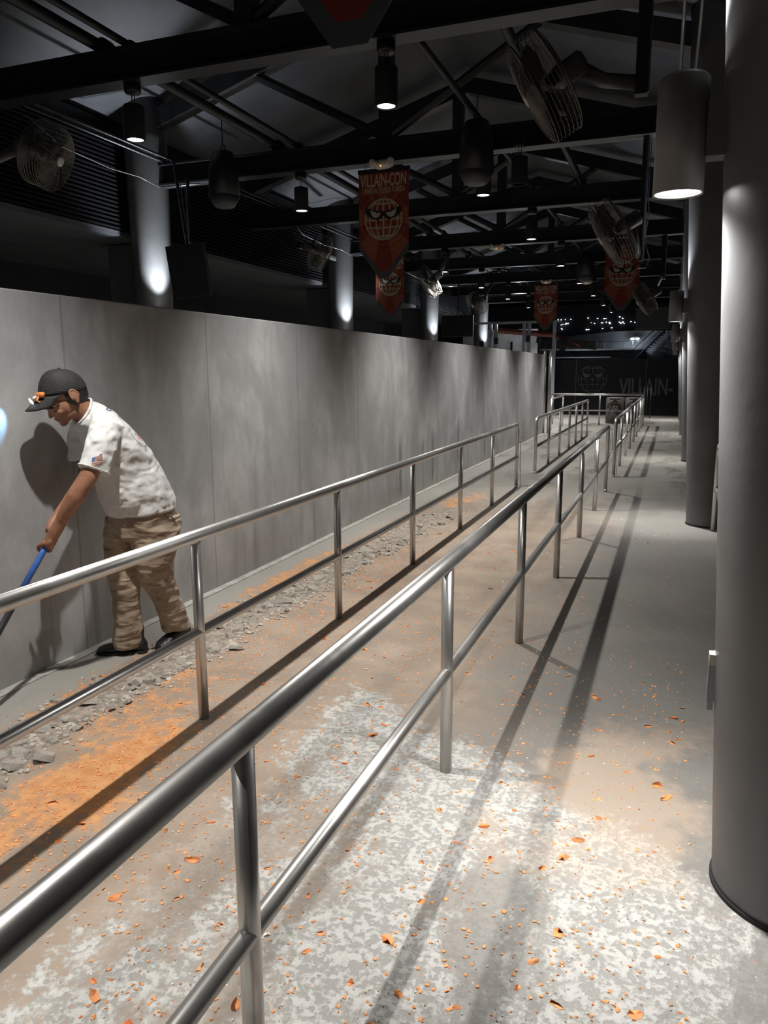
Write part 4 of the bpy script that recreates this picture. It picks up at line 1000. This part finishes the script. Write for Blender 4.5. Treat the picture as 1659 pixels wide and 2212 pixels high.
# flag patch on the near sleeve and print on the back, pressed onto the shirt
def wrapped(name, W_, Hh, origin, ux, uz, mat, nx=16, nz=10, push=.002, rnd=False):
    bm = NB(); ux = Vector(ux).normalized(); uz = Vector(uz); uz = (uz-ux*uz.dot(ux)).normalized(); g = []
    for j in range(nz+1): g.append([bm.verts.new(Vector(origin)+ux*(i/nx-.5)*W_+uz*(j/nz-.5)*Hh) for i in range(nx+1)])
    uv = bm.loops.layers.uv.new('UVMap')
    for j in range(nz):
        for i in range(nx):
            if rnd and math.hypot((i+.5)/nx-.5, (j+.5)/nz-.5) > .485: continue
            f = bm.faces.new((g[j][i], g[j][i+1], g[j+1][i+1], g[j+1][i]))
            for lp, (a, b) in zip(f.loops, ((i, j), (i+1, j), (i+1, j+1), (i, j+1))): lp[uv].uv = (a/nx, b/nz)
    bmesh.ops.delete(bm, geom=[v for v in bm.verts if not v.link_faces], context='VERTS')
    o = obj(name, bm, mat, person, True); sw = o.modifiers.new('wrap', 'SHRINKWRAP'); sw.target = shirt; sw.offset = push; sw.wrap_method = 'NEAREST_SURFACEPOINT'
    return o
def m_flag():
    m, nt, b = nmat('flag print'); uv = N(nt, 'ShaderNodeUVMap'); sep = N(nt, 'ShaderNodeSeparateXYZ'); nt.links.new(uv.outputs[0], sep.inputs[0]); U, V = sep.outputs[0], sep.outputs[1]
    st = M(nt, 'MODULO', M(nt, 'FLOOR', M(nt, 'MULTIPLY', V, 13.0)), 2.0); c = MIX(nt, M(nt, 'LESS_THAN', st, .5), (.55, .52, .47), (.30, .05, .02))
    k = M(nt, 'MULTIPLY', M(nt, 'LESS_THAN', U, .36), M(nt, 'GREATER_THAN', V, .46)); c = MIX(nt, k, c, (.03, .08, .26))
    su = M(nt, 'SUBTRACT', M(nt, 'FRACT', M(nt, 'MULTIPLY', U, 16.0)), .5); sv = M(nt, 'SUBTRACT', M(nt, 'FRACT', M(nt, 'MULTIPLY', V, 11.0)), .5)
    star = M(nt, 'LESS_THAN', M(nt, 'ADD', M(nt, 'MULTIPLY', su, su), M(nt, 'MULTIPLY', sv, sv)), .03); c = MIX(nt, M(nt, 'MULTIPLY', star, k), c, (.6, .65, .7))
    nt.links.new(c, b.inputs['Base Color']); b.inputs['Roughness'].default_value = .8; return m
wrapped('flag_patch', .078, .046, (.422, .32, 1.190), (-.80, .0, -.0), (0.12, 0, 1), m_flag())
bm = NB()
def m_print():
    m, nt, b = nmat('round back print'); uv = N(nt, 'ShaderNodeUVMap'); sep = N(nt, 'ShaderNodeSeparateXYZ'); nt.links.new(uv.outputs[0], sep.inputs[0]); U, V = sep.outputs[0], sep.outputs[1]
    u = M(nt, 'SUBTRACT', U, .5); v_ = M(nt, 'SUBTRACT', V, .5); r = M(nt, 'SQRT', M(nt, 'ADD', M(nt, 'MULTIPLY', u, u), M(nt, 'MULTIPLY', v_, v_)))
    c = (.62, .615, .60, 1)
    st = M(nt, 'LESS_THAN', M(nt, 'FRACT', M(nt, 'MULTIPLY', M(nt, 'ADD', U, M(nt, 'MULTIPLY', V, .3)), 9.0)), .5)
    inn = M(nt, 'LESS_THAN', r, .27); c = MIX(nt, M(nt, 'MULTIPLY', inn, st), c, (.55, .17, .04))
    c = MIX(nt, M(nt, 'MULTIPLY', inn, M(nt, 'MULTIPLY', M(nt, 'GREATER_THAN', V, .52), M(nt, 'LESS_THAN', U, .5))), c, (.03, .06, .16))
    rg = M(nt, 'LESS_THAN', M(nt, 'ABSOLUTE', M(nt, 'SUBTRACT', r, .45)), .012); c = MIX(nt, rg, c, (.08, .12, .2))
    nt.links.new(c, b.inputs['Base Color']); b.inputs['Roughness'].default_value = .85; return m
wrapped('back_print', .19, .19, (.115, .115, 1.295), (.50, .86, 0), (.75, 0, .66), m_print(), 40, 40, .001, True)
ink = simple('navy ink', (.03, .06, .13), .8)
for body, sz, c, sx in (('Sal', .050, (.240, .105, 1.440), 1.0), ('PAR', .030, (.190, .115, 1.395), 1.0)):
    cu = bpy.data.curves.new('back_lettering', 'FONT'); cu.body = body; cu.size = sz; cu.align_x = 'CENTER'; cu.resolution_u = 3; cu.materials.append(ink)
    o = bpy.data.objects.new('back_lettering', cu); me = bpy.data.meshes.new_from_object(o); bpy.data.objects.remove(o); o = bpy.data.objects.new('back_lettering', me); COL.objects.link(o); o.parent = person
    up_ = Vector((.80, 0, .60)); n_ = Vector((-.55, .40, .73)).normalized(); xr = up_.cross(n_).normalized()
    up_ = n_.cross(xr); o.matrix_local = Matrix.Translation(Vector(c)+n_*.012) @ Matrix((xr, up_, n_)).transposed().to_4x4()
    sw = o.modifiers.new('wrap', 'SHRINKWRAP'); sw.target = shirt; sw.offset = .003
# trousers
bm = NB()
loft(bm, [ring((.235, .70), (-.118, .70), .150), ring((.245, .77), (-.132, .77), .172), ring((.245, .84), (-.122, .84), .172), ring((.24, .90), (-.11, .90), .165)], 32)
def leg(pts):   # (front s, back s, l, z, half width)
    loft(bm, [(Vector(((f+b)/2, l, z)), Vector(((f-b)/2, 0, 0)), Vector((0, w_, 0))) for f, b, l, z, w_ in pts], 26)
leg([(.245, .02, -.085, .82, .085), (.258, .035, -.085, .72, .098), (.262, .045, -.080, .62, .095), (.262, .055, -.072, .52, .088), (.256, .070, -.068, .44, .082), (.245, .075, -.068, .34, .080), (.238, .085, -.072, .24, .078), (.242, .075, -.078, .15, .082), (.250, .070, -.085, .06, .088), (.240, .080, -.088, .035, .086)])
leg([(.215, -.130, .080, .82, .088), (.195, -.128, .080, .74, .100), (.170, -.100, .078, .66, .098), (.150, -.075, .070, .56, .090), (.135, -.070, .058, .47, .084), (.085, -.095, .040, .38, .080), (.040, -.130, .022, .29, .076), (.000, -.165, .006, .20, .076), (-.020, -.188, -.006, .125, .080), (-.028, -.190, -.010, .10, .078)])
pants = obj('trousers', bm, MT['pants'], person, True); finish(pants, .0075, 5, [(.085, .022)])
bm = NB(); tube(bm, [(-.055, .165, .80), (-.02, .172, .83), (.01, .17, .845)], .004, 6); obj('pocket_seam', bm, simple('pocket shade cloth', (.14, .10, .07), .9), person)
# shoes
def shoe(name, heel, toe, lift):
    h, t_ = Vector(heel), Vector(toe); d = (t_-h); L = d.length; d.normalize(); sd = Vector((-d.y, d.x, 0)).normalized(); up = d.cross(sd)*1.0
    if up.z < 0: up = -up
    bm = NB(); rings = []
    for f, w_, hh, zc in ((0.0, .020, .028, .035), (.06, .036, .046, .048), (.2, .041, .052, .054), (.38, .040, .048, .050), (.55, .045, .038, .040), (.72, .050, .030, .032), (.86, .046, .025, .027), (.96, .032, .018, .021), (1.0, .014, .011, .016)):
        rings.append((h+d*L*f+up*(zc), sd*w_, up*hh*.98))
    loft(bm, rings, 24)
    for v in bm.verts:
        q = (v.co-h).dot(up)
        if q < .004: v.co += up*(.004-q)
    limb(bm, [h+d*L*.2+up*.07, h+d*L*.18+up*.15], [.042, .040], 16)
    o = obj(name, bm, MT['shoe'], person, True); finish(o, .005, 2)
    bm = NB(); n = len(rings); left = []; 
    prof = [(f, w_+.004) for f, w_ in ((0, .022), (.08, .037), (.3, .040), (.5, .043), (.72, .051), (.88, .045), (.97, .028), (1.01, .01))]
    ptsL = [h+d*L*f+sd*w_ for f, w_ in prof]; ptsR = [h+d*L*f-sd*w_ for f, w_ in prof[::-1]]; loop = ptsL+ptsR
    a = [bm.verts.new(p) for p in loop]; b = [bm.verts.new(p+up*.016) for p in loop]
    bm.faces.new(a[::-1]); bm.faces.new(b)
    for i in range(len(loop)): bm.faces.new((a[i], a[(i+1) % len(loop)], b[(i+1) % len(loop)], b[i]))
    obj('sole', bm, MT['black_matte'], o)
shoe('shoe', (.075, -.020, .0), (.305, -.195, .0), 0)
shoe('shoe', (-.215, -.045, .035), (.030, .015, .0), .03)

# long handled tool held by the worker
tool = thing('demolition_bar', 'long bar with blue grip and black shaft held by the worker', 'tool', PF + Matrix.Rotation(PRZ, 3, 'Z') @ AX0, PRZ)
def tp(k): return AXD*k
bm = NB(); tube(bm, [tp(-.12), tp(-.115), tp(.335)], .0135, 14, rs=[.010, .0135, .0135], flat=1.25); obj('blue_grip', bm, simple('blue grip', (.045, .14, .48), .45, 0, .15, 30), tool, True)
bm = NB(); tube(bm, [tp(.335), tp(1.12)], .0150, 14, flat=1.1); obj('black_shaft', bm, simple('black shaft', (.02, .02, .022), .35), tool, True)
bm = NB(); q = Matrix((AXD.cross(Vector((0, 0, 1))).normalized(), AXD.cross(AXD.cross(Vector((0, 0, 1))).normalized()), AXD)).transposed().to_4x4()
box(bm, -.05, .05, -.004, .004, 1.11, 1.185, q); obj('blade', bm, MT['steel'], tool)
print('tool tip z', (AX0+tp(1.185)).z)
